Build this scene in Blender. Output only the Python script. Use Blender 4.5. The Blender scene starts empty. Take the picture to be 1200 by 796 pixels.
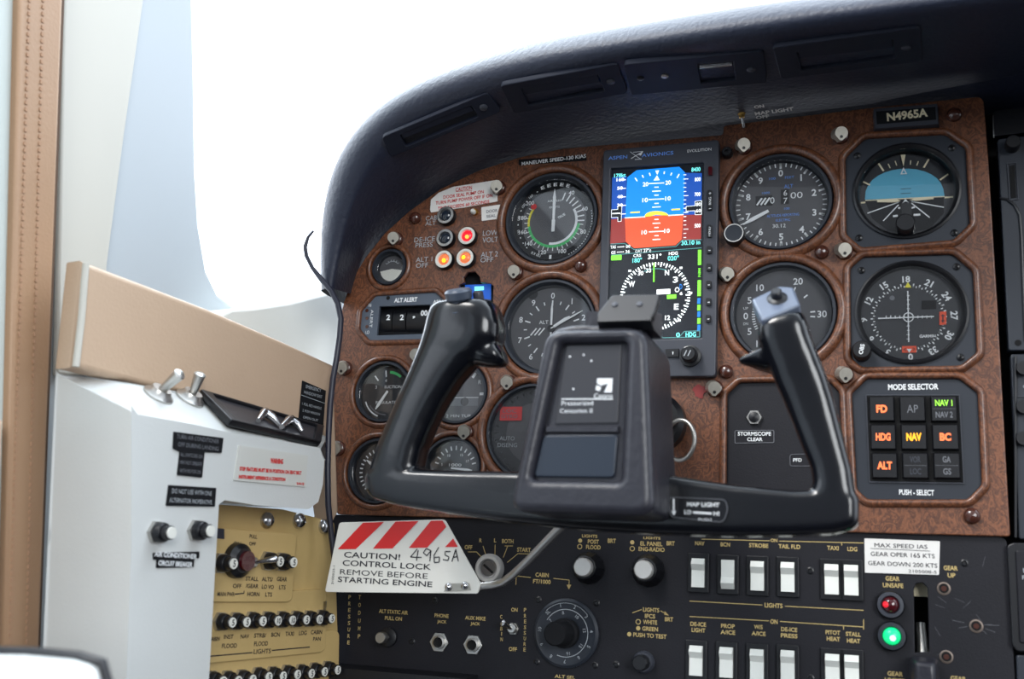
import bpy, bmesh, math, random
from mathutils import Vector, Matrix
from mathutils.bvhtree import BVHTree
random.seed(7)
SC = bpy.context.scene
COL = SC.collection
PI = math.pi
EXPO = 1.0                                 # view exposure; lit screens and lamps are set against it
# ------------------------------------------------------------------ camera model (image 1200 x 796)
FPX = 1223.0
AX = Vector((.9415, -.0283, -.3357)); WZ = Vector((.0523, -.9721, .2286))
AX.normalize(); WZ = (WZ - AX * WZ.dot(AX)).normalized(); NY = WZ.cross(AX)
DIST = .788
CAM = Vector((0, -DIST, 0))
def ray(px, py):
    d = Vector(((px - 600) / FPX, (py - 398) / FPX, 1))
    return Vector((d.dot(AX), d.dot(NY), d.dot(WZ)))
def at(px, py, y=0.0):
    r = ray(px, py); t = (y - CAM.y) / r.y
    return CAM + r * t
class F:                       # a flat frame: origin, right, up; out = right x up
    def __init__(s, o, u=(1, 0, 0), v=(0, 0, 1)):
        s.o = Vector(o); s.u = Vector(u).normalized()
        s.n = s.u.cross(Vector(v)).normalized(); s.v = s.n.cross(s.u).normalized()
    def p(s, a, b, h=0.0): return s.o + s.u * a + s.v * b + s.n * h
    def at(s, px, py, h=0.0):
        r = ray(px, py); o = s.o + s.n * h
        t = (o - CAM).dot(s.n) / r.dot(s.n)
        q = CAM + r * t - o
        return (q.dot(s.u), q.dot(s.v))
    def sub(s, px, py, h=0.0):
        a, b = s.at(px, py, h); return F(s.p(a, b, h), s.u, s.v)
P = F((0, 0, 0))
# ------------------------------------------------------------------ materials
def lin(c):
    return tuple(((x / 255) / 12.92 if x / 255 <= .04045 else ((x / 255 + .055) / 1.055) ** 2.4) for x in c) + (1,)
def new_mat(name):
    m = bpy.data.materials.new(name); m.use_nodes = True
    return m, m.node_tree.nodes, m.node_tree.links, m.node_tree.nodes['Principled BSDF']
MT = {}
def mat(name, rgb, rough=.5, metal=0, emit=0, coat=0, bump=None, var=None, spec=.5):
    m, N, L, b = new_mat(name)
    b.inputs['Base Color'].default_value = lin(rgb)
    b.inputs['Roughness'].default_value = rough
    b.inputs['Metallic'].default_value = metal
    b.inputs['Coat Weight'].default_value = coat
    b.inputs['Specular IOR Level'].default_value = spec
    tc = N.new('ShaderNodeTexCoord')
    nz = N.new('ShaderNodeTexNoise'); nz.inputs['Scale'].default_value = (var or (60, 0))[0]
    nz.inputs['Detail'].default_value = 4
    L.new(tc.outputs['Object'], nz.inputs['Vector'])
    if var:
        mx = N.new('ShaderNodeMix'); mx.data_type = 'RGBA'
        c = lin(rgb); k = var[1]
        mx.inputs[6].default_value = tuple(min(1, x * (1 - k)) for x in c[:3]) + (1,)
        mx.inputs[7].default_value = tuple(min(1, x * (1 + k)) for x in c[:3]) + (1,)
        L.new(nz.outputs['Fac'], mx.inputs[0]); L.new(mx.outputs[2], b.inputs['Base Color'])
    if bump:
        n2 = N.new('ShaderNodeTexNoise'); n2.inputs['Scale'].default_value = bump[0]; n2.inputs['Detail'].default_value = 3
        L.new(tc.outputs['Object'], n2.inputs['Vector'])
        bp = N.new('ShaderNodeBump'); bp.inputs['Strength'].default_value = bump[1]; bp.inputs['Distance'].default_value = .001
        L.new(n2.outputs['Fac'], bp.inputs['Height']); L.new(bp.outputs['Normal'], b.inputs['Normal'])
    if emit:
        b.inputs['Emission Color'].default_value = lin(rgb); b.inputs['Emission Strength'].default_value = emit / 2 ** EXPO
    MT[name] = m
    return m
def glass_mat(name, tint=(255, 255, 255), strength=1.0, rough=.02):
    m, N, L, b = new_mat(name); N.remove(b)
    out = N['Material Output']
    tr = N.new('ShaderNodeBsdfTransparent'); tr.inputs[0].default_value = lin(tint)
    gl = N.new('ShaderNodeBsdfGlossy'); gl.inputs['Roughness'].default_value = rough
    fr = N.new('ShaderNodeFresnel'); fr.inputs[0].default_value = 1.5
    mu = N.new('ShaderNodeMath'); mu.operation = 'MULTIPLY'; mu.inputs[1].default_value = strength
    mx = N.new('ShaderNodeMixShader')
    L.new(fr.outputs[0], mu.inputs[0]); L.new(mu.outputs[0], mx.inputs[0])
    L.new(tr.outputs[0], mx.inputs[1]); L.new(gl.outputs[0], mx.inputs[2]); L.new(mx.outputs[0], out.inputs[0])
    MT[name] = m
    return m
def wood_mat():
    m, N, L, b = new_mat('burl_wood')
    tc = N.new('ShaderNodeTexCoord'); mp = N.new('ShaderNodeMapping'); mp.inputs['Scale'].default_value = (1, 1, .75)
    L.new(tc.outputs['Object'], mp.inputs[0])
    n1 = N.new('ShaderNodeTexNoise'); n1.inputs['Scale'].default_value = 120; n1.inputs['Detail'].default_value = 3; n1.inputs['Distortion'].default_value = 1.6
    n2 = N.new('ShaderNodeTexNoise'); n2.inputs['Scale'].default_value = 420; n2.inputs['Detail'].default_value = 5; n2.inputs['Distortion'].default_value = 2.2
    n3 = N.new('ShaderNodeTexNoise'); n3.inputs['Scale'].default_value = 14; n3.inputs['Detail'].default_value = 2
    for n in (n1, n2, n3): L.new(mp.outputs[0], n.inputs['Vector'])
    mu = N.new('ShaderNodeMath'); mu.operation = 'MULTIPLY'; mu.inputs[1].default_value = 9.0
    L.new(n1.outputs['Fac'], mu.inputs[0])
    fr = N.new('ShaderNodeMath'); fr.operation = 'PINGPONG'; fr.inputs[1].default_value = 1
    L.new(mu.outputs[0], fr.inputs[0])
    r1 = N.new('ShaderNodeValToRGB'); e = r1.color_ramp.elements
    e[0].position = 0; e[0].color = lin((80, 47, 31)); e[1].position = 1; e[1].color = lin((128, 80, 52))
    x = e.new(.45); x.color = lin((104, 63, 40))
    L.new(fr.outputs[0], r1.inputs[0])
    r2 = N.new('ShaderNodeValToRGB'); e = r2.color_ramp.elements
    e[0].position = .38; e[0].color = (.76, .72, .70, 1); e[1].position = .62; e[1].color = (1.1, 1.1, 1.1, 1)
    L.new(n2.outputs['Fac'], r2.inputs[0])
    r3 = N.new('ShaderNodeValToRGB'); e = r3.color_ramp.elements
    e[0].position = .3; e[0].color = (.8, .76, .74, 1); e[1].position = .7; e[1].color = (1.1, 1.08, 1.06, 1)
    L.new(n3.outputs['Fac'], r3.inputs[0])
    m1 = N.new('ShaderNodeMix'); m1.data_type = 'RGBA'; m1.blend_type = 'MULTIPLY'; m1.inputs[0].default_value = .85
    L.new(r1.outputs[0], m1.inputs[6]); L.new(r2.outputs[0], m1.inputs[7])
    m2 = N.new('ShaderNodeMix'); m2.data_type = 'RGBA'; m2.blend_type = 'MULTIPLY'; m2.inputs[0].default_value = 1
    L.new(m1.outputs[2], m2.inputs[6]); L.new(r3.outputs[0], m2.inputs[7])
    L.new(m2.outputs[2], b.inputs['Base Color'])
    b.inputs['Roughness'].default_value = .45
    b.inputs['Coat Weight'].default_value = .45; b.inputs['Coat Roughness'].default_value = .2
    bp = N.new('ShaderNodeBump'); bp.inputs['Strength'].default_value = .22; bp.inputs['Distance'].default_value = .0006
    L.new(n2.outputs['Fac'], bp.inputs['Height']); L.new(bp.outputs['Normal'], b.inputs['Normal'])
    MT['wood'] = m
wood_mat()
mat('black', (15, 16, 21), .38)
mat('black_matte', (16, 17, 21), .75, spec=.25)
mat('black_paint', (17, 17, 25), .55, bump=(900, .12), var=(25, .25), spec=.35)
mat('bezel', (36, 41, 50), .42)
mat('alerter_grey', (84, 93, 106), .45, bump=(2500, .08))
mat('bezel_grey', (56, 59, 68), .45, bump=(2500, .08))
mat('dial_grey', (80, 80, 84), .6)
mat('dial_dark', (42, 44, 49), .6)
mat('dial_tan', (52, 50, 50), .6)
mat('white_ink', (235, 238, 240), .6)
mat('soft_white_ink', (170, 175, 180), .6)
mat('cream_ink', (236, 224, 190), .6)
mat('gold_ink', (196, 172, 112), .6)
mat('blue_ink', (105, 155, 240), .6)
mat('green_ink', (70, 190, 110), .6)
mat('yellow_ink', (235, 225, 60), .5)
mat('orange_ink', (235, 80, 35), .5)
mat('red_ink', (205, 35, 35), .5)
mat('dark_ink', (30, 30, 38), .6)
mat('grey_ink', (110, 112, 118), .6)
mat('grip_grey', (98, 107, 124), .3)
mat('switch_grey', (66, 74, 88), .35)
mat('yoke_black', (9, 11, 17), .2, coat=.15, bump=(300, .04))
mat('hub_black', (38, 38, 46), .36, bump=(260, .3))
mat('badge', (48, 48, 53), .35)
mat('hub_blue', (29, 39, 53), .35)
mat('leather_black', (24, 31, 51), .5, bump=(260, .6), spec=.6)
mat('slot_black', (22, 27, 42), .65, spec=.3)
mat('hollow', (6, 6, 8), .9)
mat('shade_navy', (13, 15, 26), .7)
mat('alu', (222, 220, 216), .42, metal=.6)
mat('chrome', (200, 200, 202), .22, metal=1)
mat('steel', (190, 188, 184), .36, metal=1)
mat('post_metal', (172, 168, 158), .4, metal=.7, var=(200, .2))
mat('brown_dome', (70, 36, 26), .25, coat=.6)
mat('brass', (190, 150, 80), .35, metal=1)
mat('paper', (226, 224, 220), .6, var=(90, .05))
mat('flag_white', (232, 230, 222), .35, var=(60, .04))
mat('flag_red', (222, 44, 44), .4)
mat('switch_white', (232, 234, 228), .35)
mat('console_white', (206, 208, 206), .42, bump=(500, .1), var=(18, .03))
mat('tan_metal', (196, 168, 112), .5, var=(40, .08), bump=(700, .08))
mat('wall_cream', (176, 183, 188), .6, var=(8, .03))
mat('wall_ivory', (196, 193, 183), .6, var=(8, .03))
mat('sill_white', (226, 226, 218), .5)
mat('stitch_tan', (168, 132, 104), .8)
mat('gap_shade_brown', (92, 70, 52), .8)
mat('pale_green', (196, 204, 200), .5)
mat('cable_black', (34, 34, 48), .4)
mat('sticker_clear', (206, 206, 200), .3)
mat('adi_sky', (92, 176, 206), .5)
mat('lens_dark', (30, 38, 50), .15, coat=.5)
mat('amber_lit', (255, 170, 20), .3, emit=1.1)
mat('amber_hot', (255, 205, 30), .3, emit=1.6)
mat('amber_dim', (226, 120, 72), .3, emit=.45)
mat('red_lit', (240, 30, 45), .3, emit=.8)
mat('red_hot', (255, 150, 60), .3, emit=2)
mat('green_lit', (20, 220, 130), .3, emit=.9)
mat('green_hot', (170, 255, 210), .3, emit=1.5)
mat('red_dark', (70, 12, 20), .15, coat=.6)
mat('painted_red_glint', (225, 30, 45), .3, emit=.5)  # emissive colour for the highlight painted on the unlit gear lamp lens
for nm, c, e in (('scr_black', (14, 18, 26), .5), ('scr_sky', (20, 130, 235), .95), ('scr_brown', (226, 84, 52), .95), ('scr_tape_blue', (24, 74, 160), .9),
              ('scr_tape_brown', (140, 52, 48), .8), ('scr_white', (245, 250, 250), 1.0), ('scr_cyan', (120, 240, 235), 1.0), ('scr_green', (120, 225, 60), 1.0),
              ('scr_yellow', (240, 215, 70), 1.0), ('scr_line', (90, 150, 150), .8), ('scr_blue', (30, 110, 190), .9), ('lit_orange', (255, 120, 70), 1.0),
              ('lit_amber', (255, 165, 40), 1.3), ('lit_green', (150, 235, 70), 1.0)):
    mat(nm, c, .3, emit=e)
glass_mat('gauge_glass', strength=1.0)
glass_mat('screen_glass', strength=.5, rough=.08)
glass_mat('window_glass', strength=.25)
def tan_leather():
    m = mat('tan_leather', (190, 163, 138), .5, bump=(420, .25), var=(16, .06))
tan_leather()
mat('tan_trim', (166, 132, 102), .5, bump=(420, .25), var=(16, .06))
mat('worn_ring', (120, 108, 100), .5, metal=.6)
# ------------------------------------------------------------------ mesh builder
_txt = {}
def glyphs(s, bold):
    k = (s, bold)
    if k not in _txt:
        c = bpy.data.curves.new('t', 'FONT'); c.body = s; c.size = 1; c.resolution_u = 3
        c.offset = bold
        o = bpy.data.objects.new('t', c)
        me = bpy.data.meshes.new_from_object(o)
        vs = [(v.co.x, v.co.y) for v in me.vertices]; fs = [tuple(p.vertices) for p in me.polygons]
        bpy.data.objects.remove(o); bpy.data.curves.remove(c); bpy.data.meshes.remove(me)
        xs = [v[0] for v in vs] or [0]; ys = [v[1] for v in vs] or [0]
        _txt[k] = (vs, fs, min(xs), max(xs), min(ys), max(ys))
    return _txt[k]
def rounded(pts, r, seg=4):
    out = []; n = len(pts)
    for i in range(n):
        p = Vector(pts[i]); a = Vector(pts[i - 1]); b = Vector(pts[(i + 1) % n])
        da = (a - p); db = (b - p)
        q = min(r, da.length * .45, db.length * .45)
        s = p + da.normalized() * q; e = p + db.normalized() * q
        for k in range(seg + 1):
            t = k / seg
            out.append(tuple(s * (1 - t) ** 2 + p * 2 * t * (1 - t) + e * t * t))
    return out
def circle(a, b, r, n=48):
    return [(a + r * math.cos(2 * PI * i / n), b + r * math.sin(2 * PI * i / n)) for i in range(n)]
class B:
    def __init__(s, m=None):
        s.v = []; s.f = []; s.i = []; s.ms = []; s.c = 0
        if m: s.m(m)
    def m(s, name):
        if name not in s.ms: s.ms.append(name)
        s.c = s.ms.index(name); return s
    def add(s, vs, fs):
        k = len(s.v); s.v += [Vector(v) for v in vs]
        for f in fs: s.f.append([k + j for j in f]); s.i.append(s.c)
        return s
    def box(s, fr, a0, a1, b0, b1, h0, h1, inset=0.0):     # inset narrows the outer end
        i = inset
        vs = [fr.p(a, b, h0) for a, b in ((a0, b0), (a1, b0), (a1, b1), (a0, b1))] + \
             [fr.p(a, b, h1) for a, b in ((a0 + i, b0 + i), (a1 - i, b0 + i), (a1 - i, b1 - i), (a0 + i, b1 - i))]
        return s.add(vs, [(3, 2, 1, 0), (4, 5, 6, 7), (0, 1, 5, 4), (1, 2, 6, 5), (2, 3, 7, 6), (3, 0, 4, 7)])
    def lathe(s, fr, prof, a=0, b=0, n=40, tilt=None):
        vs = []; fs = []
        for r, h in prof:
            for i in range(n):
                t = 2 * PI * i / n
                x, y = r * math.cos(t), r * math.sin(t)
                hh = h + (tilt * y if tilt else 0)
                vs.append(fr.p(a + x, b + y, hh))
        for j in range(len(prof) - 1):
            for i in range(n):
                q = (i + 1) % n
                fs.append((j * n + i, j * n + q, (j + 1) * n + q, (j + 1) * n + i))
        if prof[0][0] > 1e-6: fs.append(tuple(range(n))[::-1])
        if prof[-1][0] > 1e-6: fs.append(tuple(range((len(prof) - 1) * n, len(prof) * n)))
        return s.add(vs, fs)
    def ring(s, fr, prof, a=0, b=0, n=48):                  # open lathe, closed profile loop
        vs = []; fs = []; m = len(prof)
        for r, h in prof:
            for i in range(n):
                t = 2 * PI * i / n; vs.append(fr.p(a + r * math.cos(t), b + r * math.sin(t), h))
        for j in range(m):
            for i in range(n):
                q = (i + 1) % n; j2 = (j + 1) % m
                fs.append((j * n + i, j * n + q, j2 * n + q, j2 * n + i))
        return s.add(vs, fs)
    def poly(s, fr, pts, h):
        return s.add([fr.p(a, b, h) for a, b in pts], [tuple(range(len(pts)))])
    def disc(s, fr, r, h, a=0, b=0, n=40):
        return s.poly(fr, circle(a, b, r, n), h)
    def prism(s, fr, pts, h0, h1, inset=0):
        n = len(pts); c = (sum(p[0] for p in pts) / n, sum(p[1] for p in pts) / n)
        top = []
        for p in pts:
            d = Vector((p[0] - c[0], p[1] - c[1])); L = d.length
            q = (L - inset) / L if L > 1e-9 else 1
            top.append((c[0] + d.x * q, c[1] + d.y * q))
        vs = [fr.p(a, b, h0) for a, b in pts] + [fr.p(a, b, h1) for a, b in top]
        fs = [tuple(range(n))[::-1], tuple(range(n, 2 * n))] + [(i, (i + 1) % n, n + (i + 1) % n, n + i) for i in range(n)]
        return s.add(vs, fs)
    def plate(s, fr, outline, holes=(), h0=0, h1=.001, bevel=0.0, res=2):
        c = bpy.data.curves.new('c', 'CURVE'); c.dimensions = '2D'; c.fill_mode = 'BOTH'
        for loop in [outline] + list(holes):
            sp = c.splines.new('POLY'); sp.points.add(len(loop) - 1); sp.use_cyclic_u = True
            for k, q in enumerate(loop): sp.points[k].co = (q[0], q[1], 0, 1)
        c.extrude = max(1e-5, (h1 - h0) / 2 - bevel); c.bevel_depth = bevel; c.bevel_resolution = res; c.offset = -bevel
        o = bpy.data.objects.new('c', c); me = bpy.data.meshes.new_from_object(o)
        mid = (h0 + h1) / 2
        s.add([fr.p(v.co.x, v.co.y, v.co.z + mid) for v in me.vertices], [tuple(p.vertices) for p in me.polygons])
        bpy.data.objects.remove(o); bpy.data.curves.remove(c); bpy.data.meshes.remove(me)
        return s
    def sweep(s, fr, loop, prof):                           # closed loop; prof = [(outward, height)], outward from the loop
        n = len(loop); m = len(prof); vs = []; fs = []
        ar = sum(loop[i][0] * loop[(i + 1) % n][1] - loop[(i + 1) % n][0] * loop[i][1] for i in range(n))
        sg = 1 if ar > 0 else -1
        for i in range(n):
            p = Vector(loop[i]); d1 = (p - Vector(loop[i - 1])).normalized(); d2 = (Vector(loop[(i + 1) % n]) - p).normalized()
            t = (d1 + d2).normalized(); nn = Vector((t.y, -t.x)) * sg
            k = 1 / max(.5, nn.dot(Vector((d1.y, -d1.x)) * sg))
            for o, h in prof: vs.append(fr.p(p.x + nn.x * o * k, p.y + nn.y * o * k, h))
        for i in range(n):
            for j in range(m):
                i2 = (i + 1) % n; j2 = (j + 1) % m
                fs.append((i * m + j, i2 * m + j, i2 * m + j2, i * m + j2))
        return s.add(vs, fs)
    def tube(s, pts, r, n=12):
        pts = [Vector(p) for p in pts]; vs = []; fs = []; up = None
        for i, p in enumerate(pts):
            t = (pts[min(i + 1, len(pts) - 1)] - pts[max(i - 1, 0)]).normalized()
            if up is None: up = t.cross(Vector((0, 1, .1))).normalized()
            up = (up - t * up.dot(t)).normalized(); w = t.cross(up)
            rr = r[i] if isinstance(r, (list, tuple)) else r
            for k in range(n):
                q = 2 * PI * k / n; vs.append(p + up * (rr * math.cos(q)) + w * (rr * math.sin(q)))
        for i in range(len(pts) - 1):
            for k in range(n):
                q = (k + 1) % n; fs.append((i * n + k, i * n + q, (i + 1) * n + q, (i + 1) * n + k))
        fs.append(tuple(range(n))[::-1]); fs.append(tuple(range((len(pts) - 1) * n, len(pts) * n)))
        return s.add(vs, fs)
    def text(s, fr, t, a, b, w, hgt, h=.0003, rot=0, bold=0.0):
        vs, fs, x0, x1, y0, y1 = glyphs(t, bold)
        if not fs: return s
        sy = hgt / max(1e-6, y1 - y0); sx = (w / max(1e-6, x1 - x0)) if w else sy
        c, n = math.cos(rot), math.sin(rot); cx, cy = (x0 + x1) / 2, (y0 + y1) / 2
        out = []
        for x, y in vs:
            X, Y = (x - cx) * sx, (y - cy) * sy
            out.append(fr.p(a + X * c - Y * n, b + X * n + Y * c, h))
        return s.add(out, fs)
    def tp(s, fr, t, px, py, wpx, hpx, h=.0003, rot=0, bold=0.0):       # text centred where the pixel meets the frame
        a, b = fr.at(px, py, h)
        a0 = fr.at(px - 5, py, h); a1 = fr.at(px + 5, py, h); b0 = fr.at(px, py - 5, h); b1 = fr.at(px, py + 5, h)
        kx = abs(a1[0] - a0[0]) / 10; ky = abs(b1[1] - b0[1]) / 10
        if abs(math.cos(rot)) < .5: kx, ky = ky, kx
        return s.text(fr, t, a, b, wpx * kx if wpx else None, hpx * ky, h, rot, bold)
    def line(s, fr, p0, p1, w, h):
        p0 = Vector(p0); p1 = Vector(p1); d = (p1 - p0).normalized(); q = Vector((-d.y, d.x)) * w / 2
        return s.poly(fr, [tuple(p0 - q), tuple(p1 - q), tuple(p1 + q), tuple(p0 + q)], h)
    def lp(s, fr, x0, y0, x1, y1, w, h=.0003):             # line between two pixels, w in metres
        return s.line(fr, fr.at(x0, y0, h), fr.at(x1, y1, h), w, h)
    def pp(s, fr, pix, h=.0003):
        return s.poly(fr, [fr.at(x, y, h) for x, y in pix], h)
    def ticks(s, fr, angs, r0, r1, w, h, a=0, b=0):         # degrees clockwise from the top
        w *= 1.3
        for t in angs:
            q = math.radians(t); d = Vector((math.sin(q), math.cos(q))); c = Vector((a, b))
            s.line(fr, c + d * r0, c + d * r1, w, h)
        return s
    def arc(s, fr, t0, t1, r0, r1, h, a=0, b=0, n=None):
        n = n or max(2, int(abs(t1 - t0) / 5)); pts = []
        for i in range(n):
            q0 = math.radians(t0 + (t1 - t0) * i / n); q1 = math.radians(t0 + (t1 - t0) * (i + 1) / n)
            s.poly(fr, [(a + r * math.sin(q), b + r * math.cos(q)) for r, q in ((r0, q0), (r1, q0), (r1, q1), (r0, q1))], h)
        return s
    def polar(s, fr, t, ang, r, hgt, h, w=None, rot=0, bold=0.0):
        q = math.radians(ang)
        return s.text(fr, t, r * math.sin(q), r * math.cos(q), w, hgt, h, rot, bold)
    def loft(s, secs, depth_axis=Vector((0, 1, 0)), n=28, e=2.6):  # secs: (Lpoint, Rpoint, depth thickness)
        vs = []; fs = []
        for Lp, Rp, th in secs:
            c = (Lp + Rp) / 2; hx = (Rp - Lp) / 2; hy = depth_axis * th / 2
            for k in range(n):
                t = 2 * PI * k / n; ct, st = math.cos(t), math.sin(t)
                x = math.copysign(abs(ct) ** (2 / e), ct); y = math.copysign(abs(st) ** (2 / e), st)
                vs.append(c + hx * x + hy * y)
        m = len(secs)
        for i in range(m - 1):
            for k in range(n):
                q = (k + 1) % n; fs.append((i * n + k, i * n + q, (i + 1) * n + q, (i + 1) * n + k))
        fs.append(tuple(range(n))[::-1]); fs.append(tuple(range((m - 1) * n, m * n)))
        return s.add(vs, fs)
    def build(s, name, parent=None, smooth=40, label=None, origin=None):
        me = bpy.data.meshes.new(name)
        o = bpy.data.objects.new(name, me); COL.objects.link(o)
        if parent is not None:
            base = world_loc(parent); o.parent = parent
        else:
            base = Vector(origin) if origin is not None else (sum(s.v, Vector()) / len(s.v))
            o.location = base
        if s.v and parent is not None:
            org = sum(s.v, Vector()) / len(s.v)
            o.location = org - base; base = org
        LOC[o.name] = base.copy()
        me.from_pydata([tuple(v - base) for v in s.v], [], s.f)
        for nme in s.ms: me.materials.append(MT[nme])
        me.polygons.foreach_set('material_index', s.i)
        me.validate()
        if smooth:
            bm = bmesh.new(); bm.from_mesh(me); bmesh.ops.recalc_face_normals(bm, faces=bm.faces); bm.to_mesh(me); bm.free()
            me.polygons.foreach_set('use_smooth', [True] * len(me.polygons))
            me.set_sharp_from_angle(angle=math.radians(smooth))
        me.update()
        if label: o['label'] = label
        return o
LOC = {}
def world_loc(o): return LOC[o.name]
def thing(name, label, cat, loc, group=None):
    o = bpy.data.objects.new(name, None); COL.objects.link(o); o.location = loc; o.empty_display_size = .01
    LOC[o.name] = Vector(loc)
    o['label'] = label; o['category'] = cat
    if group: o['group'] = group
    return o
def tag(o, label, cat, group=None):
    o['label'] = label; o['category'] = cat
    if group: o['group'] = group
    return o
def struct(o, label=None):
    o['kind'] = 'structure'
    if label: o['label'] = label
    return o
def dup(root, loc, label, rot=None, scale=None):
    def cp(o, par):
        c = o.copy(); COL.objects.link(c)
        if par: c.parent = par
        for ch in KIDS.get(o.name, []): cp(ch, c)
        return c
    r = cp(root, None); r.location = loc; r['label'] = label
    if scale: r.scale = (scale,) * 3
    return r
KIDS = {}
def kids_index():
    KIDS.clear()
    for o in bpy.data.objects:
        if o.parent: KIDS.setdefault(o.parent.name, []).append(o)
def subsurf(o, lv=2):
    m = o.modifiers.new('s', 'SUBSURF'); m.levels = lv; m.render_levels = lv
def bevel(o, w, seg=3):
    m = o.modifiers.new('b', 'BEVEL'); m.width = w; m.segments = seg; m.limit_method = 'ANGLE'; m.angle_limit = math.radians(35)
def remesh(o, vox, smooth=6):
    m = o.modifiers.new('r', 'REMESH'); m.mode = 'VOXEL'; m.voxel_size = vox; m.use_smooth_shade = True
    s = o.modifiers.new('s', 'SMOOTH'); s.iterations = smooth; s.factor = .5
def oct_px(fr, c, h=0):            # cut-corner loop from eight pixels
    return [fr.at(x, y, h) for x, y in c]
# ================================================================== INSTRUMENT PANEL
def V2(q): return (q[0], q[1])
Lq = F((0, .004, 0))                       # front of the black lower panel
panel_px = [(395, 603), (386, 560), (383, 510), (386, 460), (393, 405), (401, 360), (411, 330), (428, 302), (452, 272), (480, 247), (515, 222), (560, 200), (610, 184),
            (660, 174), (705, 170), (847, 158), (848, 147), (930, 137), (1040, 124), (1148, 113), (1153, 118), (1159, 200), (1169, 360), (1180, 560), (1184, 629),
            (1000, 624), (800, 617), (600, 609)]
outline = [P.at(*q) for q in panel_px]
rounds = {'asi': (646, 256, .0415), 'alt_l': (643, 383, .0415), 'alt_r': (914, 236, .0405), 'vsi': (917, 366, .0405), 'suct': (449, 459, .0275),
          'turn': (536, 460, .0275), 'fuel': (442, 552, .0285), 'tit': (529, 548, .0265), 'att': (624, 506, .0405), 'clk': (456, 313, .0175)}
octs = {'adi': [(1013.3, 162.3), (1107.5, 157.2), (1132, 173.6), (1136.7, 263), (1117, 282), (1009.5, 291), (991.5, 275.3), (990.5, 184.9)],
        'cdi': [(1011.4, 301), (1116.9, 298), (1140.4, 318.3), (1145, 414), (1125.3, 429.4), (1009.5, 431), (997, 420), (996, 314.5)],
        'mode': [(1016, 444), (1124.2, 443.8), (1146, 461), (1150.9, 568.5), (1133.7, 586), (1017, 586), (1004, 574), (998, 461.5)],
        'storm': [(867, 448.5), (972, 447), (984, 460), (989, 585), (978, 597), (862, 596), (851, 586), (852, 462)],
        'alert': [(440, 347), (511, 342.5), (525, 357), (526, 384), (511, 397.5), (433.5, 399.5), (422, 386), (424, 365)]}
keyhole = [(537, 341), (538, 334), (544, 331), (543, 325), (548, 319), (556, 318), (562, 324), (563, 331), (574, 332), (578, 335), (577, 360), (536, 362)]
holes = {}
for k, (x, y, r) in rounds.items():
    a, b = P.at(x, y); holes[k] = circle(a, b, r, 56)
for k, px in octs.items(): holes[k] = rounded([P.at(*q) for q in px], .0025, 3)
holes['key'] = [P.at(*q) for q in keyhole]
b = B('wood')
b.plate(P, rounded(outline, .002, 2), list(holes.values()), -.004, 0, .0008)
lip = [(-.0002, -.004), (-.0002, .0018), (.0006, .0034), (.0022, .0044), (.0042, .0042), (.0062, .0026), (.0074, .0006), (.0078, -.002)]
for k, lp_ in holes.items():
    if k in ('key',): continue
    s = .62 if k in ('alert', 'clk', 'suct', 'turn', 'fuel', 'tit') else (.72 if k in octs else 1)
    b.sweep(P, lp_, [(o * s, h * (s if h > 0 else 1)) for o, h in lip])
panel = b.build('instrument_panel', smooth=50)
tag(panel, 'glossy burl wood instrument panel with moulded rims around its round and eight-sided cutouts', 'instrument panel')
b = B('soft_white_ink')
for t, x, y, w, h_ in (('CAB', 505.5, 255.5, 13, 5.5), ('ALT', 504.5, 261.5, 12, 5), ('DE-ICE', 497.5, 280.5, 24, 5.5), ('PRESS', 497, 287, 20, 5.5),
                       ('LOW', 574.5, 273, 17, 6), ('VOLT', 574.5, 281, 18, 6), ('ALT 1', 497, 304, 19, 5.5), ('OFF', 494.5, 311, 14, 5.5),
                       ('ALT 2', 573.5, 298, 20, 6), ('OFF', 570.5, 304.5, 15, 5.5)):
    b.tp(P, t, x, y, w, h_, .0004)
b.build('lettering', panel, 0, label='pale engraved lettering')
mat('smear_red', (138, 44, 42), .5)
b = B('smear_red'); a_, b_ = P.at(820, 459); random.seed(3)
b.poly(P, [(a_ + .0048 * (1 + .22 * math.sin(3 * t) + .12 * math.sin(5 * t + 1)) * math.cos(t), b_ + .0052 * (1 + .15 * math.sin(4 * t)) * math.sin(t)) for t in [2 * PI * k / 20 for k in range(20)]], .0006)
b.build('paint_mark', panel, 0, label='red paint smear beside a post light')
# brown dome screws
dome_lab = ['brown dome cap screw above the altimeter beside the black display, lower right of the airspeed dial', 'brown dome cap screw between the altimeter and vertical speed rims',
            'brown dome cap screw under the lower right corner of the screen display', 'brown dome cap screw right of the registration plate', 'brown dome cap screw in the lower right corner of the wood panel',
            'brown dome cap screw left of the CAB ALT lettering']
dome_lab[0] = 'brown dome cap screw between the airspeed dial and the tall screen display'
dome_px = [(681, 312), (963, 296), (851, 436), (1118, 135), (1139, 605), (487, 256)]
def dome_proto():
    fr = F((0, 0, 0)); b = B('brown_dome')
    b.lathe(fr, [(.0056, -.0005), (.0056, .0012), (.0052, .0026), (.0040, .0042), (.0022, .0050), (0, .0053)], n=24)
    return b
dome_mesh = None
for (x, y), lb in zip(dome_px, dome_lab):
    q = P.p(*P.at(x, y))
    if dome_mesh is None:
        o = dome_proto().build('dome_screw', origin=(0, 0, 0)); dome_mesh = o; r = o
    else:
        r = dome_mesh.copy(); COL.objects.link(r)
    r.location = q; tag(r, lb, 'screw', 'brown dome screws on the wood panel')
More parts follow.
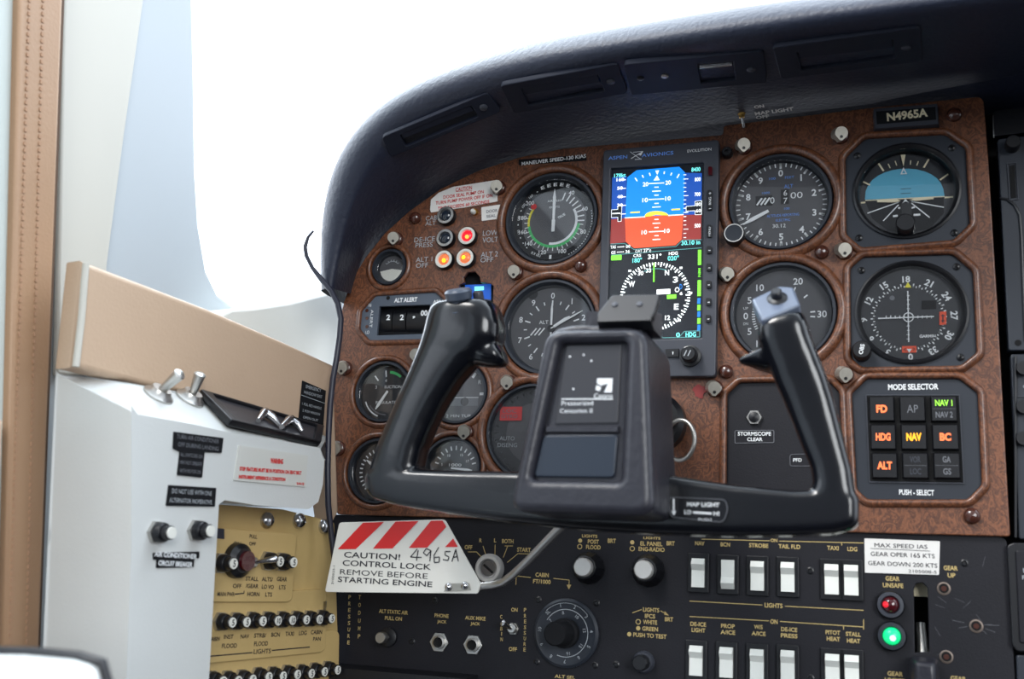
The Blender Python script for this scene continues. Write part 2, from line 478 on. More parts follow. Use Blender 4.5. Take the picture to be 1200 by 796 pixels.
# post lights
def post_proto():
    fr = F((0, 0, 0)); root = thing('post_light', '', 'panel light', (0, 0, 0), 'post lights on the wood panel')
    B('brown_dome').lathe(fr, [(.0066, -.0005), (.0066, .0015), (.0058, .0030), (.0050, .0034)], n=24).build('collar', root)
    f2 = F((-.0012, -.003, .0006), (1, .35, 0), (0, -.28, 1))
    pts = [(.0056 * math.cos(t), .0056 * math.sin(t)) for t in [math.radians(k) for k in range(-10, 191, 20)]] + [(-.0052, -.0024), (-.001, -.0066), (.001, -.0066), (.0052, -.0024)]
    B('post_metal').prism(f2, pts, -.002, .0075, .0007).build('hood', root, 35)
    B('black').disc(f2, .0012, .0077, 0, -.003).build('lens', root)
    return root
post_px = [(605, 320, 'grey post light between the airspeed dial and the left altimeter'), (597, 449, 'grey post light under the left altimeter'),
           (547, 507, 'grey post light above the small gauge reading 1000'), (872, 173, 'grey post light at the upper left of the drum altimeter'),
           (853, 323, 'pale post light at the left of the vertical speed dial'), (989, 295, 'grey post light between the horizon gauge and the course dial'),
           (990, 440, 'grey post light above the mode selector'), (838, 456, 'grey post light beside the red paint mark under the screen display'),
           (985, 160, 'grey post light at the upper left of the horizon gauge'), (585, 221, 'grey post light on the end of the door seal caution placard'),
           (465, 281, 'grey post light above the small unlit gauge'), (405, 432, 'dark post light on the left edge of the panel beside the suction gauge'),
           (397, 526, 'dark post light low on the left edge of the panel'), (491, 417, 'post light behind the left grip under the altitude alerter')]
pp0 = post_proto(); kids_index()
for k, (x, y, lb) in enumerate(post_px):
    q = P.p(*P.at(x, y))
    if k == 0: pp0.location = q; pp0['label'] = lb
    else: dup(pp0, q, lb)
# ------------------------------------------------------------------ round gauges
def gauge(key, label, draw, cat='gauge', name='round_gauge', depth=.008, grp=None, dial='dial_grey', inner=.87, bez='bezel'):
    x, y, R = rounds[key]; R -= .0006; fr = P.sub(x, y)
    root = thing(name, label, cat, fr.o, grp)
    ri = R * inner
    B(bez).ring(fr, [(R, -.016), (R, .0), (R - .001, .0014), (R - .0028, .0014), (ri + .001, -.002), (ri, -depth), (ri, -.016)]).build('bezel', root)
    d = B(dial); d.lathe(fr, [(ri + .001, -.016), (ri + .001, -depth), (0, -depth)], n=48)
    draw(d, fr, root, ri, -depth + .0004)
    d.build('dial_face', root, 0)
    B('gauge_glass').lathe(fr, [(ri + .0004, -.0026), (ri + .0004, -.0022), (0, -.0022)], n=40).build('glass', root, 30)
    return root, fr
def needle(root, fr, ang, r0, r1, w, h, m='white_ink', name='pointer', tail=0, tip=.15):
    q = math.radians(ang); d = Vector((math.sin(q), math.cos(q))); n = Vector((d.y, -d.x))
    pts = [d * r0 - n * w * .35, d * r0 + n * w * .35, d * (r1 * .75) + n * w * .5, d * r1 + n * w * tip, d * r1 - n * w * tip, d * (r1 * .75) - n * w * .5]
    b = B(m); b.prism(fr, [tuple(p) for p in pts], h, h + .0006)
    if tail: b.m('black').lathe(fr, [(tail, h - .0006), (tail, h + .0012), (0, h + .0014)], n=20)
    return b.build(name, root, 30)
def d_asi(d, fr, root, ri, h):
    d.m('black_matte').arc(fr, 0, 360, ri * .80, ri, h, n=72)
    h += .0002
    rr = ri * .66
    d.m('green_ink').arc(fr, 98, 262, rr * .90, rr, h); d.m('yellow_ink').arc(fr, 262, 306, rr * .92, rr, h)
    d.m('white_ink').arc(fr, 60, 190, rr * .80, rr * .89, h); d.m('red_ink').disc(fr, .0026, h + .0002, rr * math.sin(math.radians(308)), rr * math.cos(math.radians(308)))
    d.m('white_ink').ticks(fr, [20, 31, 41, 51, 61, 71, 82, 92], rr * .85, rr * 1.14, .0009, h)
    d.ticks(fr, range(100, 312, 10), rr * .96, rr * 1.12, .0006, h)
    for t, a in (('40', 31), ('60', 71), ('80', 113), ('100', 162), ('120', 198), ('140', 229), ('160', 254), ('180', 280), ('200', 309)):
        d.polar(fr, t, a, ri * .80, .0037, h + .0003, bold=.01)
    d.text(fr, 'AIRSPEED', 0, ri * .52, .013, .0018, h); d.text(fr, 'KNOTS', 0, ri * .36, .009, .0018, h)
    d.text(fr, 'TRUE', .0065, ri * .12, .007, .0022, h, rot=.5, bold=.02)
    for t, a in (('160', 318), ('150', 300), ('140', 279), ('130', 256), ('100 KT', 207)):
        q = math.radians(a); d.text(fr, t, ri * .90 * math.sin(q), ri * .90 * math.cos(q), None, .0022, h + .0003, rot=-q)
    for a in (-20, -10, 0, 10, 20): q = math.radians(a); d.text(fr, 'E', ri * .93 * math.sin(q), ri * .93 * math.cos(q), .0032, .003, h + .0003, rot=-q, bold=.03)
    d.ticks(fr, [308, 291, 268, 246, 236, 226, 214, 330], ri * .885, ri * .91, .0009, h + .0003)
    d.ticks(fr, range(78, 156, 4), ri * .93, ri * .95, .0008, h + .0003); d.ticks(fr, [183], ri * .84, ri * .94, .0016, h + .0003)
    needle(root, fr, 0, .001, ri * .80, .0026, h + .001, tip=.06)
    b = B('white_ink'); b.box(fr, -.0014, .0014, -.0095, .001, h + .001, h + .0016); b.build('pointer', root, 0)
gauge('asi', 'airspeed dial with green and yellow arcs and an upright white needle', d_asi, 'airspeed indicator', 'airspeed_indicator')
def d_alt_l(d, fr, root, ri, h):
    d.m('white_ink')
    for k in range(10):
        d.polar(fr, str(k), k * 36, ri * .80, .0050, h, bold=.01)
    d.ticks(fr, range(0, 360, 36), ri * .55, ri * .69, .0009, h); d.ticks(fr, [k * 36 + 18 for k in range(10)], ri * .60, ri * .68, .0007, h)
    d.text(fr, 'ALT', -.007, .006, .008, .003, h)
    for k in range(3): d.line(fr, (-.018 + k * .0035, -.005), (-.013 + k * .0035, .001), .0011, h)
    d.m('black').disc(fr, .0045, h, -ri * .5, ri * .86, 20)
    needle(root, fr, 0, -.006, ri * .62, .0018, h + .0008, tail=.003); needle(root, fr, 58, 0, ri * .52, .003, h + .0012)
    needle(root, fr, 62, 0, ri * .85, .0014, h + .0016)
gauge('alt_l', 'three-needle altimeter half hidden behind the top of the yoke hub', d_alt_l, 'altimeter', 'altimeter')
def d_alt_r(d, fr, root, ri, h):
    d.m('white_ink')
    d.ticks(fr, [k * 7.2 for k in range(50)], ri * .90, ri * .99, .0007, h); d.ticks(fr, range(0, 360, 36), ri * .86, ri * .99, .0013, h)
    for k in range(10): d.polar(fr, str(k), k * 36, ri * .755, .0056, h, bold=.025)
    d.m('black').box(fr, .0, .0062, .0005, .0150 - .0025, h - .0003, h + .0001); d.box(fr, -.0195, -.0065, .0, .0085, h - .0003, h + .0001)
    d.m('white_ink').text(fr, '6', .0035, .0095, None, .0044, h + .0003); d.text(fr, '7', .0035, .0030, None, .0048, h + .0003)
    d.text(fr, '00', .0120, .0070, .0092, .0052, h + .0003); d.text(fr, '0', -.0065, .0040, None, .0052, h + .0003)
    for k in range(3): d.line(fr, (-.0185 + k * .003, .0008), (-.0145 + k * .003, .0065), .0014, h + .0003)
    d.text(fr, '30.12', -.0015, -.0175, .0100, .0030, h + .0003)
    d.m('blue_ink').text(fr, 'ALT', .0060, .0150, .0068, .0032, h); d.text(fr, '100', -.0065, .0225, .005, .0020, h); d.text(fr, 'FEET', .0068, .0225, .007, .0020, h)
    d.text(fr, '1000', -.0115, .0108, .006, .0018, h); d.text(fr, '100', .0045, -.0035, .004, .0018, h)
    d.text(fr, 'ALTITUDE REPORTING', .0015, -.0088, .0245, .0022, h); d.text(fr, 'ELECTRIC', .0015, -.0128, .011, .0020, h)
    needle(root, fr, 243, ri * .30, ri * .93, .0032, h + .001, tip=.15)
r_, fr_ = gauge('alt_r', 'drum altimeter with white numerals 0 to 9 and a silver-ringed knob, upper right', d_alt_r, 'altimeter', 'altimeter', inner=.88)
k = P.sub(862, 278); kb = B('black'); kb.lathe(k, [(.0082, -.002), (.0082, .009), (.0074, .010), (0, .010)], n=28); kn = kb.build('setting_knob', r_)
# the silver ring is a sub-part of the knob
LOC[kn.name] = LOC[kn.name]
B('alu').ring(k, [(.0074, .0098), (.0074, .0106), (.0067, .0106), (.0067, .0098)], n=32).build('knob_ring', kn, label='silver ring')
B('bezel').disc(k, .0067, .0102).build('knob_face', kn)
def d_vsi(d, fr, root, ri, h):
    d.m('white_ink')
    for t, a in (('0', 270), ('5', 296), ('10', 322), ('20', 23), ('30', 91), ('5', 244), ('10', 218), ('20', 157)):
        d.polar(fr, t, a, ri * .80, .0054, h, bold=.015)
    d.ticks(fr, [k for k in range(243, 300, 5)], ri * .60, ri * .67, .0007, h); d.ticks(fr, [23, 50, 86, 96, 124, 157, 190], ri * .56, ri * .66, .0009, h)
    d.text(fr, 'UP', -ri * .80, .0062, .0036, .0020, h); d.text(fr, 'DN', -ri * .80, -.0062, .0036, .0020, h)
    d.text(fr, 'VERTICAL SPEED', .003, .006, .018, .0024, h); d.text(fr, '100 FEET PER MIN', .003, -.008, .018, .002, h)
    needle(root, fr, 270, -.008, ri * .55, .0022, h + .001, tail=.003)
gauge('vsi', 'vertical speed dial behind the top of the right grip', d_vsi, 'vertical speed indicator', 'vertical_speed_indicator', inner=.89)
def d_suct(d, fr, root, ri, h):
    d.m('white_ink').ticks(fr, [-40, -8], ri * .62, ri * .86, .0009, h)
    d.text(fr, '3', -.011, .0055, None, .0028, h); d.text(fr, '4', -.002, .011, None, .0026, h); d.text(fr, 'SUCTION', .005, .0055, .016, .0026, h)
    d.text(fr, 'REGULATED', .001, -.008, .022, .0024, h); d.arc(fr, 200, 250, ri * .88, ri * .93, h)
    d.m('green_ink').arc(fr, 4, 40, ri * .74, ri * .84, h); d.m('grey_ink').arc(fr, 180, 236, ri * .78, ri * .82, h)
    needle(root, fr, 213, -.002, ri * .72, .0026, h + .001)
gauge('suct', 'suction gauge with small green arc, left of the left grip', d_suct, 'suction gauge', 'suction_gauge', dial='dial_dark')
def d_turn(d, fr, root, ri, h):
    d.m('grey_ink').box(fr, -.012, .016, -.010, -.003, h, h + .0002); d.m('black').disc(fr, .0036, h + .0005, .004, -.0065)
    d.m('white_ink').text(fr, '2 MIN TURN', .001, -.0185, .026, .0024, h); d.text(fr, 'R', .0165, .010, None, .0034, h); d.text(fr, 'L', -.0165, .010, None, .0034, h)
    d.ticks(fr, [35, -35, 90, -90], ri * .72, ri * .92, .0018, h); d.line(fr, (-.014, -.003), (.016, -.003), .0005, h + .0003)
gauge('turn', 'turn gauge lettered 2 MIN TURN partly behind the left grip', d_turn, 'turn gauge', 'turn_gauge', dial='dial_grey')
def d_fuel(d, fr, root, ri, h):
    d.m('dial_dark').arc(fr, 180, 300, 0, ri * .97, h)
    d.m('white_ink').ticks(fr, range(190, 345, 11), ri * .72, ri * .84, .0009, h + .0003)
    d.text(fr, '15', -.007, -.003, None, .0030, h + .0004); d.text(fr, '10', -.010, -.014, None, .0030, h + .0004); d.text(fr, '25', -.004, .012, None, .0030, h + .0004)
    needle(root, fr, 305, -.003, ri * .7, .0024, h + .001)
gauge('fuel', 'small grey gauge at the lower left corner of the wood panel', d_fuel, 'gauge', 'pressure_gauge', dial='dial_tan')
def d_tit(d, fr, root, ri, h):
    d.m('white_ink').ticks(fr, range(-75, 90, 15), ri * .68, ri * .84, .0009, h)
    d.text(fr, '1000', 0, .003, .011, .0024, h)
    for t, a in (('5', -75), ('10', -30), ('15', 25), ('17', 60)): d.polar(fr, t, a, ri * .55, .0022, h)
    needle(root, fr, 95, -.003, ri * .7, .002, h + .001)
gauge('tit', 'small dark gauge reading 1000 just above the left arm of the yoke', d_tit, 'gauge', 'temperature_gauge', dial='dial_dark')
def d_att(d, fr, root, ri, h):
    d.m('dial_dark').arc(fr, 0, 360, ri * .7, ri, h, n=60)
    d.m('red_ink').box(fr, -.031, -.012, .010, .0215, h + .001, h + .0014)
    d.m('grey_ink').text(fr, 'LOC', -.0225, .0180, .012, .003, h + .0018); d.text(fr, 'GYRO', -.0225, .0135, .014, .003, h + .0018)
    d.m('soft_white_ink').text(fr, 'AUTO', -.024, -.0045, .013, .0034, h + .0004); d.text(fr, 'DISENG', -.0235, -.0100, .017, .0034, h + .0004)
    d.ticks(fr, range(190, 360, 10), ri * .9, ri * .97, .0008, h)
gauge('att', 'large dial with a red flag mostly hidden behind the left side of the yoke hub', d_att, 'attitude indicator', 'attitude_indicator', dial='dial_grey', inner=.9)
def d_clk(d, fr, root, ri, h):
    d.m('sill_white').arc(fr, 100, 260, 0, ri * .93, h, n=24)  # whitish reflection in the gauge, painted onto the dial
    d.m('soft_white_ink').arc(fr, -50, 50, ri * .55, ri * .60, h); d.ticks(fr, range(-50, 51, 20), ri * .6, ri * .7, .0005, h)
gauge('clk', 'small black-rimmed gauge with a painted pale reflection on its lower half, left of the ALT 1 lamp', d_clk, 'gauge', 'pressure_gauge', inner=.72, dial='dial_grey', depth=.006)
# ------------------------------------------------------------------ horizon gauge and course dial
def screw_set(root, fr, pix, h, r=.0026):
    for x, y in pix:
        a, b_ = fr.at(x, y, h); s = B('black').lathe(fr, [(r, h - .001), (r, h + .0006), (r * .6, h + .0013), (0, h + .0014)], a, b_, n=16)
        s.m('hollow').line(fr, (a - r * .6, b_ - r * .3), (a + r * .6, b_ + r * .3), .0006, h + .0016).line(fr, (a - r * .3, b_ + r * .6), (a + r * .3, b_ - r * .6), .0006, h + .0016)
        s.build('screw', root)
def square_gauge(key, name, label, cat, cx, cy, R, screws):
    root = thing(name, label, cat, P.sub(cx, cy).o); fr = P.sub(cx, cy)
    lo = rounded([tuple(Vector(fr.at(*q))) for q in octs[key]], .003)
    b = B('bezel'); b.plate(fr, lo, [circle(0, 0, R, 64)], -.006, -.001, .0006); fl = b.build('face_plate', root)
    B('black').ring(fr, [(R + .0006, -.002), (R + .0006, .0006), (R - .0008, .0012), (R - .003, -.001), (R - .0045, -.008), (R, -.010)], n=64).build('bezel', root)
    screw_set(root, fr, screws, -.0008)
    B('gauge_glass').lathe(fr, [(R - .0032, -.0018), (R - .0032, -.0015), (0, -.0015)], n=40).build('glass', root, 30)
    return root, fr
root, fr = square_gauge('adi', 'artificial_horizon', 'artificial horizon gauge with a pale blue dome in a black square plate', 'attitude indicator', 1062, 223, .0375,
                        [(1004.5, 182.5), (1115.5, 173.5), (1006.8, 279), (1118.5, 273)])
h = -.0095
d = B('dial_dark').lathe(fr, [(.0365, -.013), (.0365, h), (0, h)], n=48)
d.m('black_matte'); d.pp(fr, [(1022, 256), (1040, 270), (1062, 274), (1090, 268), (1106, 250), (1106, 231), (1014, 236)], h + .0002)
d.m('adi_sky').pp(fr, [(1013.5, 234)] + [(1060 - 46.5 * math.cos(math.radians(t)) , 234 - 2.6 * (1 - math.cos(math.radians(t))) / 2 - 35 * math.sin(math.radians(t)) ** .8) for t in range(12, 180, 12)] + [(1107, 230.5)], h + .0004)
d.m('cream_ink').lp(fr, 1014, 235, 1107, 230.3, .0008, h + .0007)
for x0, y0, x1, y1, w in ((1001, 238.3, 1014, 237.3, .0013), (1107, 231.5, 1121, 230.5, .0013), (1008.5, 211.5, 1019.5, 217, .0012), (1101.5, 211, 1112, 203.5, .0012), (1029.5, 191.5, 1035.5, 200.5, .0013),
                          (1082.5, 196.5, 1088.5, 186.5, .0013), (1040.8, 192, 1043.2, 197, .0007), (1049, 188.6, 1050.8, 194, .0007), (1067.3, 188, 1066.8, 193, .0007), (1076.2, 189, 1074.3, 194, .0007)):
    d.lp(fr, x0, y0, x1, y1, w, h + .0008)
d.m('white_ink')
for x0, y0, x1, y1 in ((1053, 237, 1016.5, 250), (1053, 240, 1035, 259), (1068, 236, 1106, 243), (1068, 238, 1089.5, 255)): d.lp(fr, x0, y0, x1, y1, .0008, h + .0008)
for x0, y0, x1, y1, w in ((1046.5, 253.5, 1052, 252.8, .0016), (1070.5, 252, 1078.5, 251.5, .0016), (1067.5, 244, 1072, 242.8, .0013), (1052.5, 244, 1055, 243.6, .0013)): d.lp(fr, x0, y0, x1, y1, w, h + .0008)
d.m('dark_ink').lp(fr, 1055.5, 221.5, 1067.5, 221, .0004, h + .0007).lp(fr, 1055.5, 227, 1067.5, 226.3, .0004, h + .0007)
d.build('dial_face', root, 0)
b = B('white_ink').pp(fr, [(1058.7, 196), (1055, 204.5), (1063.2, 204)], h + .0014); b.m('adi_sky').pp(fr, [(1058.9, 199), (1057, 203.3), (1061.3, 203)], h + .0016)
b.build('bank_pointer', root, 0)
B('cream_ink').prism(fr, [fr.at(*q, h + .002) for q in ((1055.5, 181.5), (1061.2, 181.2), (1058.8, 195))], h + .0014, h + .002).build('index_mark', root, 0)
b = B('cream_ink'); b.prism(fr, [fr.at(*q, h + .0028) for q in ((1028, 234.8), (1050.5, 233.3), (1055, 235.3), (1050, 237), (1028, 237))], h + .002, h + .0028)
b.prism(fr, [fr.at(*q, h + .0028) for q in ((1071, 232.8), (1094, 230.8), (1094, 233.3), (1073, 235.3), (1066, 234.3))], h + .002, h + .0028)
b.m('white_ink').prism(fr, [fr.at(*q, h + .0028) for q in ((1057.5, 238), (1061, 233), (1065, 237.5), (1061, 235.8))], h + .002, h + .0028)
b.build('aircraft_symbol', root, 0)
B('black').box(fr, -.0035, .0035, *sorted((fr.at(1062, 264, h)[1], fr.at(1062, 238, h)[1])), h + .0008, h + .0018).build('symbol_stem', root, 0)
k = P.sub(1061, 263.5, .006); B('black').lathe(k, [(.0068, -.010), (.0068, .005), (.0060, .006), (0, .006)], n=28).build('setting_knob', root)

root, fr = square_gauge('cdi', 'course_indicator', 'course deviation dial with white compass numbers and orange flags in a black square plate', 'course indicator', 1067.5, 365.5, .0385,
                        [(1009.5, 317), (1121, 312.7), (1125.8, 419)])
h = -.006
d = B('dial_dark').lathe(fr, [(.0375, -.012), (.0375, h), (0, h)], n=48); h += .0003
d.m('white_ink')
ca, cb = fr.at(1064.5, 372.5, h)
for k, t in enumerate(('18', '21', '24', '27', '30', '33', '0', '3', '6', '9', '12', '15')):
    q = math.radians(k * 30 - 1); d.text(fr, t, ca + .0310 * math.sin(q), cb + .0295 * math.cos(q), None, .0050, h, rot=-q, bold=.03)
sc = F(fr.p(ca, cb), fr.u, fr.v)
d.ticks(sc, [k * 5 for k in range(72)], .0232, .0246, .0006, h); d.ticks(sc, [k * 10 for k in range(36)], .0232, .0262, .0007, h)
d.m('yellow_ink').pp(fr, [(1060.2, 337), (1068, 337), (1064, 330.5)], h + .0002)
d.m('white_ink').pp(fr, [(1062.5, 409), (1068.5, 409), (1065.5, 413.5)], h + .0014)
d.m('orange_ink').pp(fr, [(1057, 405.8), (1074, 405.5), (1074, 413.2), (1057, 413.5)], h + .0008).pp(fr, [(1101, 365.5), (1109, 365), (1109, 380.5), (1101, 381)], h + .0008)
d.m('dark_ink').lp(fr, 1105, 368.5, 1105, 378, .0007, h + .0011).lp(fr, 1103, 370, 1107, 370, .0007, h + .0011).lp(fr, 1103, 376, 1107, 376, .0007, h + .0011)
d.tp(fr, '<', 1060.5, 409.7, 3, 4, h + .0011).tp(fr, '>', 1071, 409.3, 3, 4, h + .0011)
d.m('white_ink').tp(fr, 'GARMIN', 1087, 394, 19, 3.6, h, bold=.03)
for k in range(-5, 6):
    if k: d.lp(fr, 1064.3 - 1.7, 372 + k * 5.1, 1064.3 + 1.7, 372 + k * 5.1, .0006, h).lp(fr, 1065 + k * 5.3, 371 - 1, 1065 + k * 5.3, 371 + 2.5, .0006, h)
d.arc(fr, 0, 360, .0030, .0037, h + .0016, ca, cb, n=30)
d.m('hollow').pp(fr, [(1080, 352.5), (1097, 352), (1097, 362), (1080, 362.5)], h + .0002)
d.m('grey_ink').disc(fr, .0018, h, *fr.at(1045.5, 349.3, h)); d.build('dial_face', root, 0)
b = B('white_ink'); h += .001
b.lp(fr, 1063.8, 341, 1064.9, 401, .0008, h); b.build('course_needle', root, 0)
B('white_ink').lp(fr, 1029, 373.3, 1094.5, 371, .0009, h + .0006).build('glide_needle', root, 0)
k = P.sub(1010, 411.5, .006); b = B('black'); b.lathe(k, [(.0066, -.008), (.0066, .005), (.0058, .006), (0, .006)], n=28); b.m('white_ink').text(k, 'OBS', 0, 0, .0075, .0030, .0063, rot=1.35, bold=.02)
b.build('course_knob', root)
# ------------------------------------------------------------------ mode selector
fr = P.sub(1074, 515); root = thing('mode_selector', 'black mode selector panel with nine square push buttons in three rows', 'switch panel', fr.o)
b = B('bezel'); b.plate(fr, rounded([fr.at(*q) for q in octs['mode']], .0012), [], -.006, -.0005, .0005)
for x, y, w in ((1069.5, 454.3, 59, 0), (1074, 577, 41, 0))[:0]: pass
b.build('face_plate', root)
b = B('white_ink'); b.tp(fr, 'MODE SELECTOR', 1070, 453.5, 59, 7, 0, bold=.03); b.tp(fr, 'PUSH - SELECT', 1074, 577.3, 41, 6.6, 0, bold=.025); b.build('lettering', root, 0)
tx = [1033.3, 1069.3, 1106.2]; rows = [(479, 475.5), (511.7, 0), (546, 0)]
capt = [['FD', 'AP', ('NAV 1', 'NAV 2')], ['HDG', 'NAV', 'BC'], ['ALT', ('VOR', 'LOC'), ('GA', 'GS')]]
colr = {'FD': 'lit_orange', 'HDG': 'lit_orange', 'NAV': 'lit_amber', 'BC': 'lit_orange', 'ALT': 'lit_orange', 'AP': 'grey_ink', 'NAV 1': 'lit_green', 'NAV 2': 'grey_ink', 'VOR': 'bezel_grey', 'LOC': 'bezel_grey', 'GA': 'grey_ink', 'GS': 'grey_ink'}
B('hollow').plate(fr, [fr.at(*q) for q in ((1016.3, 464.5), (1123, 464.5), (1128.3, 565.5), (1020, 563.5))], [], -.0005, .0003).build('button_well', root, 0)
wf = [fr.at(*q) for q in ((1015.5, 463.8), (1123.6, 463.7), (1129, 566), (1019.6, 564.5))]
B('bezel_grey').sweep(fr, wf, [(0, -.0003), (.0007, -.0003), (.0007, .0006), (0, .0006)]).build('well_frame', root)
for j in range(3):
    for i in range(3):
        cx = tx[i] + j * 1.7 ; cy = [479.3, 512.2, 545.7][j]
        f = F(fr.p(*fr.at(cx, cy, .004)), fr.u, fr.v); w = .0088; hh = .0092
        bb = B('black').box(f, -w, w, -hh, hh, 0, .0035, .0006).box(f, -w + .0006, w - .0006, -hh + .0006, hh - .0006, .0035, .0042, .0004)
        t = capt[j][i]; btn = bb.build('push_button', root)
        if isinstance(t, tuple):
            B('grey_ink').line(f, (-w * .85, 0), (w * .85, 0), .0002, .0044).build('divider', btn, 0)
            for q, yy in ((t[0], .0042), (t[1], -.0042)):
                B(colr[q]).text(f, q, 0, yy, .0112 if len(q) > 3 else (.0072 if len(q) == 3 else .0052), .0044, .0045, bold=.02).build('caption', btn, 0)
        else:
            B(colr[t]).text(f, t, 0, 0, .0100 if len(t) == 3 else .0074, .0056, .0045, bold=.045 if t != 'AP' else .0).build('caption', btn, 0)
# ------------------------------------------------------------------ blank plate with jack
fr = P.sub(918, 520); root = thing('switch_plate', 'black eight-sided plate lettered STORMSCOPE CLEAR behind the right grip', 'panel plate', fr.o)
B('black_paint').plate(fr, rounded([fr.at(*q) for q in octs['storm']], .001), [], -.006, -.0008, .0004).build('face_plate', root)
k = fr.sub(884, 489.5); b = B('steel').prism(k, circle(0, 0, .0062, 6), -.001, .002, .0006); b.m('black').lathe(k, [(.0040, .002), (.0040, .0028), (.002, .0034), (0, .0036)], n=20); b.build('push_switch', root)
b = B('white_ink'); b.tp(fr, 'STORMSCOPE', 884, 508.5, 39, 4.6, 0, bold=.02); b.tp(fr, 'CLEAR', 884.5, 515, 18, 4.4, 0, bold=.02); b.tp(fr, 'PFD', 934.5, 539.3, 10, 4, 0, bold=.01); b.build('lettering', root, 0)
b = B('grey_ink')
lb = rounded([fr.at(*q) for q in ((861.5, 505), (906.5, 504.5), (906.5, 518.3), (861.5, 519.2))], .0008); b.sweep(fr, lb, [(0, -.0008), (.0004, -.0008), (.0004, -.0002), (0, -.0002)])
lb = rounded([fr.at(*q) for q in ((926, 533), (950, 532), (950, 546), (926, 546))], .0015); b.sweep(fr, lb, [(0, -.0008), (.0003, -.0008), (.0003, -.0002), (0, -.0002)]); b.build('label_outline', root, 0)
# ------------------------------------------------------------------ altitude alerter
fr = P.sub(474, 371); root = thing('altitude_alerter', 'grey eight-sided ALT ALERT unit with black number wheels', 'altitude alerter', fr.o)
B('alerter_grey').plate(fr, rounded([fr.at(*q) for q in octs['alert']], .001), [rounded([fr.at(*q) for q in ((444, 359), (504, 357), (503, 391), (441, 393))], .0005)], -.004, -.0004, .0004).build('face_plate', root)
B('black_matte').poly(fr, [fr.at(*q) for q in ((442, 357), (506, 355), (505, 393), (439, 395))], -.008).build('wheel_well', root, 0)
for k, (cx, t) in enumerate(((454, '2'), (470, '2'), (485, ','), (497, '00'))):
    c = fr.sub(cx, 376.5, -.009); wh = B('black')
    n = 20; vs = []; R = .0125; w2 = .0062 if k != 2 else .0050
    for s_ in (-w2, w2):
        for i in range(n): vs.append(c.p(s_, R * math.cos(2 * PI * i / n), -.0045 + R * .75 * math.sin(2 * PI * i / n)))
    wh.add(vs, [tuple(range(n)), tuple(range(n, 2 * n))] + [(i, (i + 1) % n, n + (i + 1) % n, n + i) for i in range(n)])
    nw = wh.build('number_wheel', root, 50)
    B('white_ink').tp(fr, t, cx + (1 if k < 2 else 0), 372 if k < 3 else 367, 3 if k == 2 else (8 if t == '00' else 4.5), 3 if k == 2 else 6.5, .0009, bold=.03).build('numeral', nw, 0)
B('hollow').disc(fr, .0018, 0, *fr.at(454.8, 349.3)).build('indicator_hole', root, 0)
b = B('white_ink'); b.tp(fr, 'ALT ALERT', 475.5, 351.5, 27, 5.4, 0, bold=.04); b.tp(fr, 'ARM', 513, 353.6, 11, 4, 0, bold=.03); b.tp(fr, 'HI', 433.5, 358, 3, 3.6, 0); b.tp(fr, 'LO', 430.5, 389.5, 4.5, 4, 0)
b.tp(fr, 'ALERT', 435.3, 373.5, 21, 3, 0, rot=-PI / 2); b.build('lettering', root, 0)
for y in (364, 373, 383): B('brown_dome').disc(fr, .0016, 0, *fr.at(430, y)).build('indicator_lamp', root, 0)
# ------------------------------------------------------------------ small blue display behind the keyhole
fr = P.sub(558, 346); root = thing('small_display', 'small blue lit screen in a keyhole-shaped cutout above the left grip', 'display', fr.p(0, 0, -.010))
B('black_matte').plate(fr, [fr.at(*q) for q in ((530, 316), (580, 315), (580, 366), (530, 366))], [], -.014, -.009).build('housing', root, 0)
b = B('scr_tape_blue').pp(fr, [(545, 334), (575.5, 333), (575.5, 352), (545, 354)], -.0085); b.m('scr_cyan').pp(fr, [(556, 336), (567, 335.5), (567, 340), (556, 341)], -.0082); b.m('black').pp(fr, [(556, 341), (564, 341), (565, 350), (556, 350)], -.008)
b.build('screen', root, 0)
# ------------------------------------------------------------------ warning lamps
def lamp(x, y, label, lens, hot=None, R=.0078, rim='sill_white', grp='round warning lamps on the wood panel', fr0=P, name='indicator_lamp', dome=.002, off=(.0006, -.0012)):
    fr = fr0.sub(x, y); root = thing(name, label, 'indicator lamp', fr.o, grp)
    B('black').ring(fr, [(R * 1.08, -.0005), (R * 1.08, .004), (R, .005), (R * .95, .004), (R * .95, -.0005)], n=32).build('housing', root)
    B(rim).ring(fr, [(R, .0035), (R * .98, .0056), (R * .72, .0058), (R * .62, .0044), (R * .62, .0035)], n=32).build('rim', root)
    l = B(lens).lathe(fr, [(R * .66, .002), (R * .66, .004), (R * .5, .004 + dome * .7), (R * .25, .004 + dome), (0, .004 + dome * 1.05)], n=28).build('lens', root)
    if hot: B(hot).lathe(fr, [(R * .26, .004 + dome * .7), (R * .2, .0045 + dome), (0, .0048 + dome)], off[0], off[1], n=18).build('glow_or_glint', l)
    return root
lamp(524.5, 254.5, 'unlit dark warning lamp beside the CAB ALT lettering', 'lens_dark', rim='steel')
lamp(524, 281, 'unlit dark warning lamp beside the DE-ICE PRESS lettering', 'lens_dark', rim='steel')
lamp(549.5, 278.5, 'red lit warning lamp beside the LOW VOLT lettering', 'red_lit', 'red_hot')
lamp(522.5, 306, 'amber lit warning lamp beside the ALT 1 OFF lettering', 'amber_dim', 'amber_hot')
lamp(547.5, 304, 'amber lit warning lamp beside the ALT 2 OFF lettering', 'amber_dim', 'amber_hot', off=(-.001, 0))
fr = P.sub(557, 249); root = thing('test_button', 'tiny brass button with a white tip beside the small DOOR SEAL placard', 'button', fr.o)
B('brass').lathe(fr, [(.0030, 0), (.0030, .003), (.0022, .004), (0, .004)], n=16).build('bushing', root)
B('sill_white').lathe(fr, [(.0021, .003), (.0021, .0065), (.001, .008), (0, .0082)], 0, -.001, n=16).build('plunger', root)
